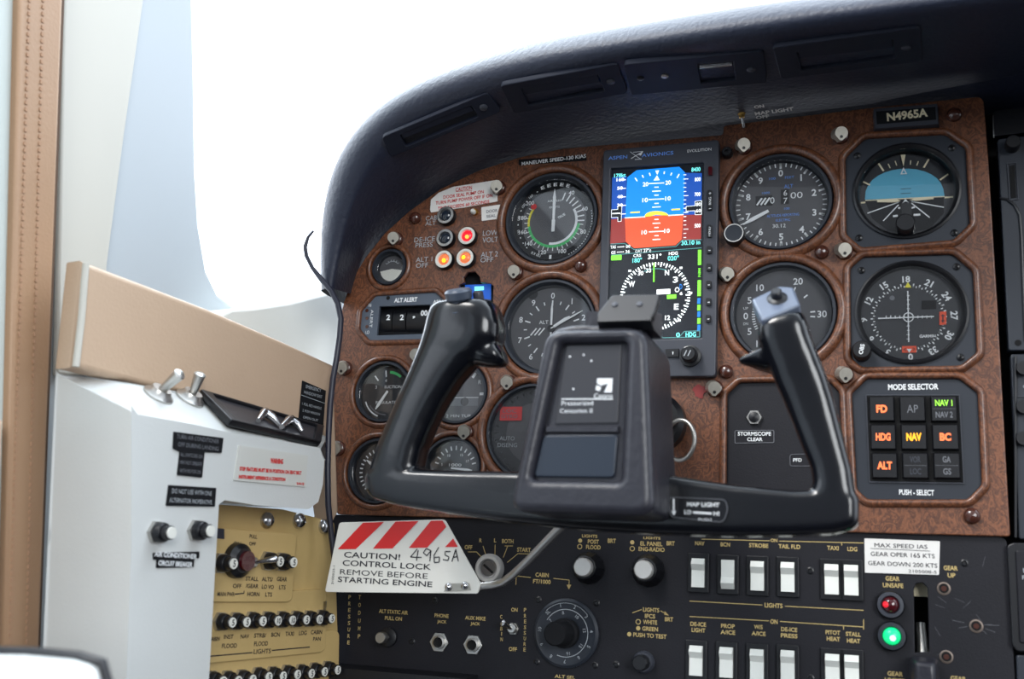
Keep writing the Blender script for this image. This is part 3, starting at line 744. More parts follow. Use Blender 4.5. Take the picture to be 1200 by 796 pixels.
# ------------------------------------------------------------------ placards on the wood
def placard(name, label, fr0, pix, base, texts, h=.0006, parent=None, cat='placard', grp=None, edge=None):
    x = sum(p[0] for p in pix) / len(pix); y = sum(p[1] for p in pix) / len(pix)
    fr = fr0.sub(x, y); fr = F(fr0.p(*fr0.at(x, y, 0), 0), fr0.u, fr0.v)
    root = thing(name, label, cat, fr.o, grp)
    pts = rounded([fr.at(*q, h) for q in pix], .0006, 2)
    B(base).plate(fr, pts, [], -.0001, h).build('backing', root, 0)
    groups = {}
    for t in texts: groups.setdefault(t[0], []).append(t[1:])
    for m, ts in groups.items():
        b = B(m)
        for t in ts:
            if t[0] == '_': b.lp(fr, t[1], t[2], t[3], t[4], t[5], h + .0003)
            else: b.tp(fr, t[0], t[1], t[2], t[3], t[4], h + .0003, rot=t[5] if len(t) > 5 else 0, bold=t[6] if len(t) > 6 else .015)
        b.build('lettering', root, 0)
    return root
placard('placard', 'cream caution placard with red text about the door seal pump', P, [(504, 246), (505, 234), (514, 226), (531, 219), (582, 211), (583, 236), (545, 243), (505, 249)], 'paper',
        [('red_ink', 'CAUTION', 543.5, 221.2, 19, 4.6, .06), ('_')][:1] + [('red_ink', 'DOOR SEAL PUMP ON', 543, 228, 47, 4, .06), ('red_ink', 'TURN PUMP POWER OFF IF ON', 543.5, 233.6, 66, 4, .06),
         ('red_ink', 'TIME EXCEEDS 60 SECONDS', 543, 240.3, 60, 3.8, .06), ('red_ink', '_', 534, 224.6, 553, 223.3, .0003)])
placard('placard', 'small white placard lettered DOOR SEAL', P, [(564, 243), (588, 239.5), (588, 256), (564.5, 259)], 'paper', [('grey_ink', 'DOOR', 576.5, 247.3, 13, 3.6, .05), ('grey_ink', 'SEAL', 575.5, 253.2, 11, 3.4, .05)])
placard('placard', 'narrow black placard lettered MANEUVER SPEED-130 KIAS above the airspeed dial', P, [(607.5, 187), (687, 181.5), (687.5, 188), (608, 193.5)], 'black_matte', [('white_ink', 'MANEUVER SPEED-130 KIAS', 648.5, 187.4, 75, 4.3, .035)])
fr = P.sub(1061, 138); root = thing('registration_plate', 'black framed registration plate lettered N4965A', 'name plate', fr.o)
pts = [fr.at(*q, .004) for q in ((1022.5, 128.5), (1099.5, 122.5), (1101, 147), (1024, 152.5))]
B('bezel_grey').prism(fr, pts, 0, .006, .001).build('frame', root)
pts = [fr.at(*q, .006) for q in ((1026.5, 131), (1096, 125.5), (1097, 140.5), (1027.5, 146))]
B('black_matte').poly(fr, pts, .0063).build('face', root, 0)
B('cream_ink').tp(fr, 'N4965A', 1063, 134.5, 48, 10.4, .0066, bold=.035, rot=.03).build('lettering', root, 0)
fr = P.sub(853, 181); B('black').lathe(fr, [(.0042, 0), (.0042, .006), (.0034, .007), (.0014, .007), (.0012, .005), (0, .005)], n=20).build('t', None)
o = bpy.data.objects['t']; o.name = 'small_button'; tag(o, 'tiny black button left of the post light by the drum altimeter', 'button')
# ------------------------------------------------------------------ tall screen display
E = F((0, 0, 0)); hb = .009
root = thing('flight_display', 'tall black glass flight display with blue sky and orange ground on screen', 'display', P.sub(770, 300).o)
outl = [E.at(*q, hb) for q in ((707, 176), (842.5, 163.5), (838.5, 441), (699.5, 442))]
scr = [E.at(*q, hb) for q in ((715.5, 197), (824.5, 190), (822.5, 396.5), (711, 399))]
B('bezel_grey').plate(E, rounded(outl, .003), [rounded(scr, .001)], 0, hb, .0009).build('housing', root)
hs = hb - .003
B('scr_black').poly(E, [E.at(*q, hs) for q in ((712, 193), (826, 187), (825, 400), (708, 402))], hs).build('screen', root, 0)
kk = hs + .0002
g = B('scr_sky'); g.pp(E, [(732.5, 256), (735, 208), (746, 199.5), (796, 195.5), (802.5, 202), (801, 252)], kk)
g.m('scr_brown').pp(E, [(732.3, 255), (801, 251), (798.5, 281), (791.5, 287.5), (743, 291), (733.4, 283.5)], kk + .0001)
g.m('scr_tape_blue').pp(E, [(717.4, 208), (734.5, 206), (732.3, 256), (716.3, 257)], kk).pp(E, [(802.5, 202.5), (822.5, 203), (822, 251.5), (801, 252)], kk)
g.m('scr_tape_brown').pp(E, [(716.3, 257), (732.3, 255.5), (733.2, 284), (715, 286)], kk).pp(E, [(801, 252), (822, 251), (821.5, 281), (798.5, 281.5)], kk)
g.m('scr_white'); k2 = kk + .0004
g.lp(E, 732, 255.5, 756, 254.2, .0008, k2).lp(E, 783, 252.6, 801, 251.5, .0008, k2)
def lad(y, w): g.lp(E, 769.3 - w, y + w * .045, 769.3 + w, y - w * .045, .0008, k2)
for y, w in ((214.8, 9), (219.4, 2.5), (224, 5), (228.8, 2.5), (233.5, 9), (238.4, 2.5), (242.6, 5), (257.2, 2.5), (261.7, 4.6), (266.7, 2.5), (271.4, 9), (276.3, 2.5), (280.7, 4.6)): lad(y, w)
for t, x, y in (('20', 756.5, 216), ('20', 783, 214), ('10', 756, 234.5), ('10', 782.8, 232.6), ('10', 755, 272.3), ('10', 781.6, 270.6)): g.tp(E, t, x, y, 6.4, 5, k2, bold=.02)
g.pp(E, [(770, 205.5), (765.8, 211.6), (773, 211.2)], k2).pp(E, [(768, 200), (772.5, 199.6), (770.2, 205)], k2)
for x0, y0, x1, y1 in ((744.2, 208.5, 746.8, 212.3), (752.6, 205.2, 754, 208.3), (761, 202.6, 762, 206), (778.6, 201, 778.2, 204), (787.2, 202.5, 786, 205.6), (796, 204, 793.4, 208.6)): g.lp(E, x0, y0, x1, y1, .0009, k2)
for k in range(5): g.lp(E, 727, 211 + k * 10.0, 733.5, 210.6 + k * 10.0, .0007, k2)
for k, t in enumerate(('160', '50', '40', '30')): g.tp(E, t, 726.5 if k else 727, 210.5 + k * 10, 6.5 if k else 9, 4, k2, bold=.025)
for k in range(16): g.lp(E, 801, 205 + k * 4.9, 804.2 + (2.4 if k % 4 == 1 else 0), 204.8 + k * 4.9, .0006, k2)
for t, x, y in (('800', 817.6, 210.2), ('700', 817.4, 227.7), ('500', 817.4, 264.5)): g.tp(E, t, x, y, 7, 4.6, k2, bold=.025)
g.m('scr_black').pp(E, [(716.6, 246), (724, 245.5), (724, 241.5), (728.8, 241), (728, 259.5), (724, 259.6), (724, 254.7), (716.5, 255)], k2).pp(E, [(804, 242), (814.5, 241.2), (814.5, 236), (822.3, 235.3), (822, 251.3), (814.5, 251.8), (814.5, 247), (804, 247.5)], k2)
g.m('scr_white').lp(E, 717.5, 250.4, 727, 250, .001, k2 + .0003).tp(E, '80', 818.5, 239.5, 6, 4.2, k2 + .0003, bold=.02).tp(E, '60', 818.5, 247, 6, 4.2, k2 + .0003, bold=.02)
for pl in ([(716.6, 246), (724, 245.5), (724, 241.5), (728.8, 241), (728, 259.5), (724, 259.6), (724, 254.7), (716.5, 255)], [(804, 242), (814.5, 241.2), (814.5, 236), (822.3, 235.3), (822, 251.3), (814.5, 251.8), (814.5, 247), (804, 247.5)]):
    for i in range(len(pl)): g.lp(E, *pl[i], *pl[(i + 1) % len(pl)], .0004, k2 + .0002)
g.m('scr_yellow').pp(E, [(755, 254)] + [(769.5 - 14 * math.cos(math.radians(t)), 253.3 - 6 * math.sin(math.radians(t))) for t in range(20, 180, 16)] + [(783.5, 252.4), (776, 252.4), (769, 251.6), (762, 253.6)], k2 + .0002)
g.lp(E, 738.6, 249.2, 749.8, 248.6, .0012, k2).lp(E, 786.8, 245.8, 797, 245.2, .0012, k2)
g.m('scr_cyan').tp(E, '178kt', 726.5, 205.6, 13.5, 4.6, k2, bold=.02).tp(E, '8400', 815.5, 198.6, 10.5, 5, k2, bold=.02).tp(E, '30.10 in', 809.5, 284.4, 22, 5.2, k2, bold=.02)
g.tp(E, '180°', 746.7, 305, 11, 5.6, k2, bold=.015).tp(E, '020°', 789, 302.5, 13, 5.6, k2, bold=.015).tp(E, 'HDG', 809.5, 392, 12, 5.6, k2, bold=.02).tp(E, '0', 794.5, 392.5, 4.4, 5.4, k2, bold=.02)
g.m('scr_white').tp(E, 'TAS', 718.5, 289.6, 6.4, 3.6, k2, bold=.015).tp(E, '----', 727.5, 289.4, 8, 1, k2, bold=.03).tp(E, '00', 736, 288.8, 5, 3.6, k2, bold=.02)
g.tp(E, 'GS', 718.8, 296, 5, 3.6, k2, bold=.015).tp(E, '----', 727, 295.4, 8, 1, k2).tp(E, '36', 735.5, 294.8, 5, 3.6, k2, bold=.02)
g.tp(E, 'OAT', 748.5, 294.3, 8, 3.2, k2).tp(E, '27°c', 758.5, 293.5, 9, 5, k2, bold=.02).tp(E, 'CRS', 746.7, 299.5, 9, 3.4, k2, bold=.015).tp(E, '331°', 767.2, 300.6, 16, 6, k2, bold=.02).tp(E, 'HDG', 789, 297, 10.5, 4, k2, bold=.02)
g.m('scr_line').lp(E, 716, 299, 822, 290.5, .0005, k2).lp(E, 715.5, 286, 732, 285.5, .0005, k2).lp(E, 732, 285.5, 743, 292.5, .0005, k2).lp(E, 743, 292.5, 792, 289, .0005, k2).lp(E, 792, 289, 800, 281.5, .0005, k2).lp(E, 800, 281.5, 822, 281, .0005, k2)
g.lp(E, 777, 396, 770, 390, .0005, k2).lp(E, 777, 396, 820, 395, .0005, k2).lp(E, 796, 395, 802, 388.5, .0005, k2).lp(E, 802, 388.5, 820, 387.8, .0005, k2).lp(E, 820, 387.8, 820, 395, .0005, k2)
g.m('scr_green').plate(E, rounded([E.at(*q, k2) for q in ((716.2, 299.5), (728.6, 298.6), (728.4, 304.8), (716, 305.4))], .0008), [], k2 - .0001, k2 + .0001)
g.pp(E, [(781.5, 345.8), (792.5, 345), (792.5, 350), (781.5, 350.6)], k2).lp(E, 766.4, 308, 766.2, 330.5, .0012, k2).pp(E, [(763, 376), (768.8, 376), (766.5, 384)], k2)
ra, rb = E.at(767.3, 347.3, k2); RR = abs(E.at(767.3, 307.5, k2)[1] - rb); ee = F(E.p(ra, rb), E.u, E.v)
g.m('scr_white').ticks(ee, [k * 5 for k in range(72)], RR * .92, RR, .0007, k2); g.ticks(ee, [k * 10 for k in range(36)], RR * .87, RR, .0008, k2)
for x, y in ((738, 317.5), (798, 314), (809.5, 343.5), (796, 375.5), (766.4, 389)): g.line(E, (E.at(x, y, k2)[0] - .0011, E.at(x, y, k2)[1]), (E.at(x, y, k2)[0] + .0011, E.at(x, y, k2)[1]), .0018, k2)
for t, x, y, w, h_ in (('W', 740.3, 333, 7.5, 6.8), ('N', 781.6, 319.5, 5, 6.4), ('E', 792.6, 359.5, 5.4, 7), ('30', 750.8, 320.3, 6.4, 5), ('3', 791.5, 327.8, 6, 7), ('O', 793.5, 339.6, 5.4, 6), ('6', 798.2, 344, 3.4, 4), ('12', 782.2, 372.4, 6, 5.4), ('33', 760, 317, 6, 5)):
    g.tp(E, t, x, y, w, h_, k2, bold=.025)
g.pp(E, [(769.5, 339.5), (785.5, 338.6), (785.5, 344.5), (769.5, 345.2)], k2)
g.m('scr_line').arc(ee, -24, 24, RR * .80, RR * .82, k2); g.m('scr_blue').tp(E, 'D', 798, 336, 3.2, 6, k2, bold=.02)
g.m('scr_green').pp(E, [(817.9, 293), (821.8, 292.7), (821.7, 310.5), (817.8, 310.8)], k2).pp(E, [(817.5, 328.5), (821.5, 328.3), (821.3, 347), (817.3, 347.2)], k2)
g.tp(E, 'MIN', 819.6, 319.5, 10, 3, k2, rot=-PI / 2, bold=.02)
for k in range(5): g.m('scr_blue' if k % 2 == 0 else 'scr_green').pp(E, [(817.3, 349.5 + k * 7.8), (821, 349.4 + k * 7.8), (820.8, 356 + k * 7.8), (817, 356.2 + k * 7.8)], k2)
g.build('screen_graphics', root, 0)
B('screen_glass').poly(E, [E.at(*q, hb - .0012) for q in ((714, 195), (825.5, 188.5), (824, 398), (710, 400))], hb - .0012).build('screen_glass', root, 0)
b = B('blue_ink'); b.tp(E, 'ASPEN', 724, 184.6, 22, 4, hb + .0003, bold=.01).tp(E, 'AVIONICS', 770.5, 180.6, 37, 4.2, hb + .0003, bold=.01)
b.m('white_ink').lp(E, 738.5, 178, 751.5, 187, .0004, hb + .0003).lp(E, 739.5, 186, 753.5, 177.3, .0006, hb + .0003).lp(E, 742, 178.5, 753.5, 177.3, .0004, hb + .0003).lp(E, 744, 187, 752, 186.4, .0005, hb + .0003)
b.pp(E, [(747, 181), (753.8, 177.5), (751, 182.5)], hb + .0003).tp(E, 'EVOLUTION', 819.5, 176, 28, 3.4, hb + .0003); b.build('lettering', root, 0, label='blue and white maker lettering')
for x, y, w, hh, m, t in ((832.8, 201.3, 5, 10.5, 'red_dark', ''), (832, 235.5, 5.4, 24, 'black', '+'), (831.6, 271.5, 5.4, 15, 'black', 'M'), (831.4, 293.5, 6, 9, 'black', '-'),
                          (831.1, 314, 6, 9, 'black', '-'), (830.8, 334, 6, 9, 'black', '-'), (830.5, 354.3, 6, 9, 'black', '-'), (830.2, 374, 6, 9, 'black', '-')):
    pts = rounded([E.at(*q, hb) for q in ((x - w / 2, y - hh / 2), (x + w / 2, y - hh / 2), (x + w / 2, y + hh / 2), (x - w / 2, y + hh / 2))], .001)
    b = B(m).prism(E, pts, hb - .0004, hb + .0022, .0003)
    b.m('white_ink')
    if t == '-': b.tp(E, '-', x, y, 2.6, .8, hb + .0025)
    if t == '+': b.tp(E, '+', x, y - 9, 3, 3, hb + .0025).tp(E, 'RNG', x, y, 9, 2.8, hb + .0025, rot=PI / 2).tp(E, '-', x, y + 9, 2.6, .7, hb + .0025)
    if t == 'M': b.tp(E, 'MENU', x, y, 11, 2.6, hb + .0025, rot=PI / 2)
    b.build('side_button', root, label='dark red side button' if m == 'red_dark' else None)
b = B('black').prism(E, [E.at(*q, hb) for q in ((780, 409.5), (796, 409), (796, 419), (780, 419.5))], hb - .0005, hb + .0018, .0004); b.m('white_ink').tp(E, "'", 788.5, 414, 1.2, 3.4, hb + .002); b.build('lower_button', root)
k = E.sub(809.5, 418, hb); b = B('black').lathe(k, [(.0082, -.0005), (.0082, .003), (.0062, .0035), (.0058, .011), (.005, .012), (0, .012)], n=28)
b.m('soft_white_ink').line(k, (-.003, -.0022), (-.001, .0022), .0007, .0123).line(k, (.0, -.0022), (.002, .0022), .0007, .0123); b.build('selector_knob', root)
# ================================================================== LOWER PANEL
low_px = [(384, 603), (700, 611), (1000, 622), (1172, 628), (1180, 634), (1190, 800), (1195, 900), (393, 900), (389, 700)]
slot = [(1071, 690), (1074, 684), (1081, 683), (1087, 689), (1089, 764), (1072, 765)]
sl = [Lq.at(*q) for q in slot]
b = B('black_paint').plate(Lq, rounded([Lq.at(*q) for q in low_px], .003), [sl], -.003, 0, .0006)
lower = b.build('lower_panel'); tag(lower, 'black painted lower switch panel with gold lettering under the wood panel', 'switch panel')
B('hollow').poly(Lq, [Lq.at(*q) for q in ((1064, 675), (1096, 675), (1098, 775), (1064, 775))], -.035).build('slot_recess', lower, 0)
b = B('black').box(Lq, *[Lq.at(390, 790)[0], Lq.at(560, 790)[0]], Lq.at(470, 900)[1], Lq.at(500, 786)[1], 0, .02, .002); b.build('bottom_ledge', lower)
g = B('gold_ink'); hL = .0003
for t, x, y, w, h_ in (('OFF', 549, 641.5, 9, 5), ('R', 563.2, 633.5, 3, 4.6), ('L', 580.3, 633.5, 2.6, 4.6), ('BOTH', 595, 634.5, 13.5, 5), ('START', 614, 644.5, 16, 5), ('LIGHTS', 691, 628.5, 18, 3.6),
                       ('POST', 695.3, 635, 13, 5), ('FLOOD', 695.3, 641.5, 17, 5), ('BRT', 717, 634, 9.6, 5), ('LIGHTS', 764, 630.8, 20, 3), ('EL PANEL', 763.3, 637.5, 26, 5), ('ENG-RADIO', 763.5, 644, 30.5, 5), ('BRT', 786, 637, 9.6, 5),
                       ('CABIN', 635.3, 674, 15.5, 5), ('FT/1000', 635, 681.8, 20.5, 5), ('ON', 602.8, 714.8, 7.4, 4.6), ('OFF', 601, 761, 9.4, 4.8), ('ALT SEL', 662, 793.5, 24, 4),
                       ('LIGHTS', 763, 715, 19, 5), ('IFCS', 761.8, 722.3, 12, 5), ('WHITE', 761.8, 729.5, 16.5, 5), ('GREEN', 761.8, 737.3, 18.5, 5), ('PUSH TO TEST', 761.5, 745.2, 39, 5), ('BRT', 784, 726, 9.6, 5),
                       ('ALT STATIC AIR', 461, 717.3, 34, 4.6), ('PULL ON', 461, 725, 20, 4.6), ('PHONE', 517.5, 721.8, 16.5, 4.6), ('JACK', 517.8, 729.3, 11, 4.6), ('AUX MIKE', 557, 724.7, 24, 4.6), ('JACK', 557, 731.7, 11, 4.6),
                       ('NAV', 820, 637, 11, 4.8), ('BCN', 850, 638.3, 11, 4.8), ('STROBE', 889, 639.5, 22.5, 5), ('TAIL FLD', 925, 640.7, 25.5, 5), ('TAXI', 976, 642.5, 13.5, 5), ('LDG', 998.8, 643.7, 11.5, 5), ('ON', 907, 633.5, 8, 4),
                       ('LIGHTS', 906.5, 709.8, 21, 5.4), ('ON', 907, 728.7, 8.5, 5.4), ('DE-ICE', 818.2, 731.8, 18.5, 5), ('LIGHT', 818.5, 738.8, 16, 5), ('PROP', 853, 734, 16, 5), ('A/ICE', 853, 741.3, 17, 5),
                       ('W/S', 888.7, 735, 10, 5), ('A/ICE', 889, 742.8, 16.5, 5), ('DE-ICE', 924.8, 738, 19, 5), ('PRESS', 924.8, 745.3, 19.5, 5), ('PITOT', 976, 741.5, 17, 5), ('HEAT', 976.6, 749, 15.5, 5), ('STALL', 1000, 743.5, 17.5, 5), ('HEAT', 1000.3, 751.3, 15.5, 5),
                       ('GEAR', 1046, 678.3, 16.5, 5.4), ('UNSAFE', 1046.5, 686.3, 24, 5.4), ('GEAR', 1114, 666, 16.5, 5.4), ('UP', 1115, 674.5, 9, 5.4), ('GEAR', 1049, 790, 18, 5.4), ('LOCKED', 1049, 797.5, 24, 5), ('GEAR', 1123, 795.5, 18, 5.4)):
    g.tp(Lq, t, x, y, w, h_, hL, bold=.022)
for t, x, y in (('C', 587.4, 723), ('A', 587.6, 730), ('B', 587.6, 737), ('I', 587.8, 743), ('N', 587.8, 749.5), ('P', 615.3, 715), ('R', 615.4, 722), ('E', 615.4, 728.7), ('S', 615.2, 735.5), ('S', 615, 742), ('U', 615, 748.5), ('R', 614.9, 755), ('E', 614.8, 761.5)):
    g.tp(Lq, t, x, y, 2.6 if t != 'I' else .8, 4.4, hL, bold=.01)
for i, t in enumerate('TODUMP'): g.tp(Lq, t, 421.5 - i * .15, 700 + i * 9.2 , 2.8, 4.8, hL, bold=.01)
for i, t in enumerate('PRESSURE'): g.tp(Lq, t, 409.8 - i * .2, 700 + i * 7.6, 2.8, 4.6, hL, bold=.01)
for l in ((548.5, 647, 558.5, 647), (558.5, 647, 565, 654), (566, 640, 569.3, 650.5), (580.2, 638.5, 580, 651), (601, 640, 591.5, 640), (595, 640, 589.8, 653.5), (623, 649.5, 607, 649), (607, 649, 594.5, 659.3),
          (604.5, 685.5, 605, 675.2), (605, 675.2, 622, 677), (648.5, 678, 667, 680), (667, 680, 666.8, 688), (741, 718.5, 752, 714.5), (774, 716, 781, 720),
          (822, 632, 902, 634), (913, 634.3, 1012, 636.5), (986.3, 635.5, 986.3, 639.5), (808, 704.6, 893.5, 709.3), (920, 710.6, 1012, 715.5), (808, 722.7, 901, 727.8), (914, 728.5, 1012, 735), (988.5, 733.5, 988.5, 738), (1012, 726, 1012, 738)):
    g.lp(Lq, *l, .0005, hL)
g.pp(Lq, [(664, 685.5), (669.4, 685.6), (666.6, 691)], hL); g.pp(Lq, [(779, 716.5), (783.8, 721.6), (778.4, 720.6)], hL)
for x, y in ((680, 633.8), (741, 635.8), (748, 736.5), (737.5, 743.5)): g.disc(Lq, .0016, hL, *Lq.at(x, y), 18)
for x, y in ((679.5, 640.8), (741, 643.2), (748, 729)): g.arc(Lq, 0, 360, .0014, .0020, hL, *Lq.at(x, y), n=20)
g.build('lettering', lower, 0, label='gold screen-printed lettering and lines')
g = B('grey_ink')
random.seed(11)
for k in range(9):
    x, y = random.uniform(1095, 1170), random.uniform(640, 770); t = random.uniform(0, 6)
    g.lp(Lq, x, y, x + 12 * math.cos(t), y + 12 * math.sin(t), .00012, .0001)
for dx, dy in ((-28, -6), (-20, 3), (18, -1), (22, 8), (27, 0), (12, 10)): g.lp(Lq, 1144 + dx * .5, 733 + dy * .5, 1144 + dx, 733 + dy, .00018, .0001)
g.build('scratches', lower, 0, label='fine pale scratches')
for (x, y) in ((631, 703), (699, 707), (697, 780), (629, 776), (722, 779), (483, 752), (510, 704), (949.5, 669), (1130, 660), (950, 795)):
    a, b_ = Lq.at(x, y); B('black').lathe(Lq, [(.0026, -.0005), (.0026, .0004), (.0016, .0008), (.0011, .0001), (0, .0001)], a, b_, n=18).build('screw', lower)
for (x, y) in ((1106, 690), (1144, 734), (1109, 770)):
    a, b_ = Lq.at(x, y); b = B('worn_ring').ring(Lq, [(.0044, -.0004), (.0044, .0005), (.0034, .0008), (.0030, .0003), (.0030, -.0004)], a, b_, n=28); b.m('hollow').disc(Lq, .0030, .0004, a, b_)
    b.m('brown_dome').disc(Lq, .0018, .0007, a, b_); b.build('socket_screw', lower, label='worn socket screw with a bare metal ring')
# rocker switches
def rocker_proto(flip):
    fr = F((0, 0, 0)); root = thing('rocker_switch', '', 'rocker switch', (0, 0, 0), 'white rocker switches on the lower panel')
    w, hh = .0078, .0142
    B('black').plate(fr, rounded([(-w, -hh), (w, -hh), (w, hh), (-w, hh)], .001), [[(-.0050, -.0106), (.0050, -.0106), (.0050, .0106), (-.0050, .0106)]], 0, .0022, .0005).build('bezel', root)
    s = -1 if flip else 1
    pr = [(.0104, .0030), (.0062, .0072), (.0018, .0034), (-.0104, .0040), (-.0104, 0), (.0104, 0)]
    vs = []; n = len(pr); ww = .0047
    for x in (-ww, ww):
        for z, h_ in pr: vs.append(fr.p(x, z * s, h_))
    B('switch_white').add(vs, [tuple(range(n)), tuple(range(n, 2 * n))] + [(i, (i + 1) % n, n + (i + 1) % n, n + i) for i in range(n)]).build('rocker', root, 25)
    return root
rk = [rocker_proto(False), rocker_proto(True)]; kids_index(); used = [False, False]
def rocker(x, y, label, flip=0):
    q = Lq.p(*Lq.at(x, y, .003))
    if not used[flip]: used[flip] = True; r = rk[flip]; r.location = q; r['label'] = label
    else: dup(rk[flip], q, label)
for x, y, t, fl in ((818, 671.5, 'NAV lights', 0), (852.8, 673.5, 'BCN lights', 1), (887.5, 675, 'STROBE lights', 0), (923, 676.3, 'TAIL FLD lights', 0), (974.5, 679, 'TAXI lights', 0), (997.5, 680, 'LDG lights', 0),
                    (815.5, 774.5, 'DE-ICE LIGHT', 0), (851, 776.5, 'PROP A/ICE', 0), (887, 779, 'W/S A/ICE', 0), (923, 780.5, 'DE-ICE PRESS', 0), (975.5, 785, 'PITOT HEAT', 0), (998.3, 786.5, 'STALL HEAT', 0)):
    rocker(x, y, ('white rocker switch under the %s lettering' % t) + (', rocked the other way' if fl else ''), fl)
# knobs
def dim_knob(x, y, label):
    k = Lq.sub(x, y, .02); k = F(Lq.p(*Lq.at(x, y, .016)), Lq.u, Lq.v); root = thing('dimmer_knob', label, 'knob', k.o, 'silver-capped dimmer knobs')
    n = 12; vs = []
    B('black').lathe(k, [(.0125, .0), (.0122, .004), (.0088, .0125), (.0080, .0130)], n=12).build('skirt', root, 20)
    B('alu').lathe(k, [(.0070, .010), (.0070, .0180), (.0062, .0190), (0, .0190)], n=36).build('cap', root)
dim_knob(683.5, 665, 'silver-capped black dimmer knob under POST FLOOD'); dim_knob(754.5, 668, 'silver-capped black dimmer knob under EL PANEL ENG-RADIO')
k = F(Lq.p(*Lq.at(574.5, 667)), Lq.u, Lq.v); root = thing('ignition_switch', 'round steel ignition key switch between OFF and START lettering', 'key switch', k.o)
B('alu').ring(k, [(.0118, -.0005), (.0118, .003), (.0100, .006), (.0078, .006), (.0070, .002), (.0070, -.0005)], n=40).build('collar', root)
B('chrome').lathe(k, [(.0070, .0), (.0070, .0035), (.0060, .0045), (0, .0045)], n=30).build('barrel', root)
B('hollow').line(k, (-.004, .003), (.004, -.003), .0018, .0048).build('keyhole', root, 0)
k = F(Lq.p(*Lq.at(664.5, 742)), Lq.u, Lq.v); root = thing('pressure_controller', 'black cabin pressure controller dial with a white scale and large knob', 'dial', k.o)
B('bezel').lathe(k, [(.0255, 0), (.0255, .003), (.0235, .0045), (.0205, .0035), (0, .0035)], n=56).build('dial_face', root)
b = B('soft_white_ink'); b.arc(k, -60, 200, .0172, .0177, .004); b.arc(k, -45, 50, .0220, .0223, .0052)
for i, t in enumerate(('SL', '1', '2', '3', '4', '5', '6', '7', '8', '9', '10')):
    q = math.radians(-45 + i * 32); b.text(k, t, .0205 * math.sin(q), .0205 * math.cos(q), None, .0026, .0046, rot=-q)
for i, t in enumerate(('7', '8', '10', '12', '15', '16')):
    q = math.radians(-55 + i * 45); b.text(k, t, .0150 * math.sin(q), .0150 * math.cos(q), None, .0024, .0040, rot=-q)
b.build('scale', root, 0)
B('black_matte').lathe(k, [(.0110, .0035), (.0110, .010), (.0092, .011), (.0088, .030), (.0078, .0315), (0, .0315)], n=40).build('knob', root)
k = F(Lq.p(*Lq.at(755, 776)), Lq.u, Lq.v); root = thing('push_knob', 'black ribbed push knob under the PUSH TO TEST lettering', 'knob', k.o)
B('bezel_grey').lathe(k, [(.0080, 0), (.0080, .004), (.0066, .006), (.0060, .006)], n=24).build('base', root)
b = B('black').lathe(k, [(.0058, .005), (.0058, .0155), (.005, .0165), (0, .0165)], n=10); b.build('cap', root, 20)
def toggle(fr, label, name='toggle_switch', L=.012, lean=(-.45, .25), cat='toggle switch', grp=None, s=1.0, nut='steel'):
    root = thing(name, label, cat, fr.o, grp)
    B(nut).prism(fr, circle(0, 0, .0050 * s, 6), 0, .0022 * s, .0004).lathe(fr, [(.0038 * s, .002 * s), (.0036 * s, .0055 * s), (.0028 * s, .0062 * s), (0, .0062 * s)], n=18).build('bushing', root)
    d = (fr.n + fr.u * lean[0] + fr.v * lean[1]).normalized(); p0 = fr.p(0, 0, .005 * s)
    B('chrome').tube([p0, p0 + d * L * .5, p0 + d * L * .9, p0 + d * L], [.0013 * s, .0020 * s, .0026 * s, .0014 * s], 14).build('lever', root, 50)
    return root
toggle(F(Lq.p(*Lq.at(602, 737)), Lq.u, Lq.v), 'small steel toggle switch between CABIN and PRESSURE lettering', lean=(-.5, .5))
for x, y, t in ((515.5, 753, 'PHONE JACK'), (555, 756, 'AUX MIKE JACK')):
    k = F(Lq.p(*Lq.at(x, y)), Lq.u, Lq.v); root = thing('jack_socket', 'steel hexagonal jack socket under the %s lettering' % t, 'jack socket', k.o, 'jack sockets')
    B('steel').plate(k, circle(0, 0, .0080, 6), [circle(0, 0, .0050, 24)], 0, .0022, .0004).build('nut', root)
    B('steel').ring(k, [(.0054, -.001), (.0054, .0040), (.0040, .0044), (.0036, -.001)], n=28).build('sleeve', root); B('hollow').disc(k, .0040, .0006).build('opening', root, 0)
k = F(Lq.p(*Lq.at(456, 747)), Lq.u, Lq.v); root = thing('pull_knob', 'small pale metal pull knob under ALT STATIC AIR lettering', 'knob', k.o)
B('black').lathe(k, [(.0075, 0), (.0075, .003), (.005, .004), (0, .004)], n=24).build('base', root)
B('steel').lathe(k, [(.0018, .003), (.0018, .010), (.0044, .0105), (.0046, .0155), (.004, .0165), (0, .0165)], n=24).build('button', root)
lamp(1043.5, 709, 'dark red unlit lamp under the GEAR UNSAFE lettering', 'red_dark', 'painted_red_glint', R=.0088, rim='bezel_grey', grp=None, fr0=Lq, dome=.004, off=(-.003, 0))
lamp(1045, 745.5, 'bright green lit lamp under the GEAR UNSAFE lamp', 'green_lit', 'green_hot', R=.0092, rim='bezel', grp=None, fr0=Lq, dome=.004)
placard('placard', 'white MAX SPEED IAS placard listing gear speeds', Lq, [(1013, 631), (1101.5, 634.5), (1100.5, 674), (1013.5, 671.3)], 'paper',
        [('dark_ink', 'MAX SPEED IAS', 1055.5, 640, 62, 4.8, 0, 0), ('dark_ink', 'GEAR OPER 165 KTS', 1057.5, 650.5, 75, 5, 0, 0), ('dark_ink', 'GEAR DOWN 200 KTS', 1057.5, 661.5, 81, 5, 0, 0), ('dark_ink', '2105008-5', 1081, 670, 33, 3.4, 0, 0),
         ('dark_ink', '_', 1020, 642.8, 1090, 646, .0003)])
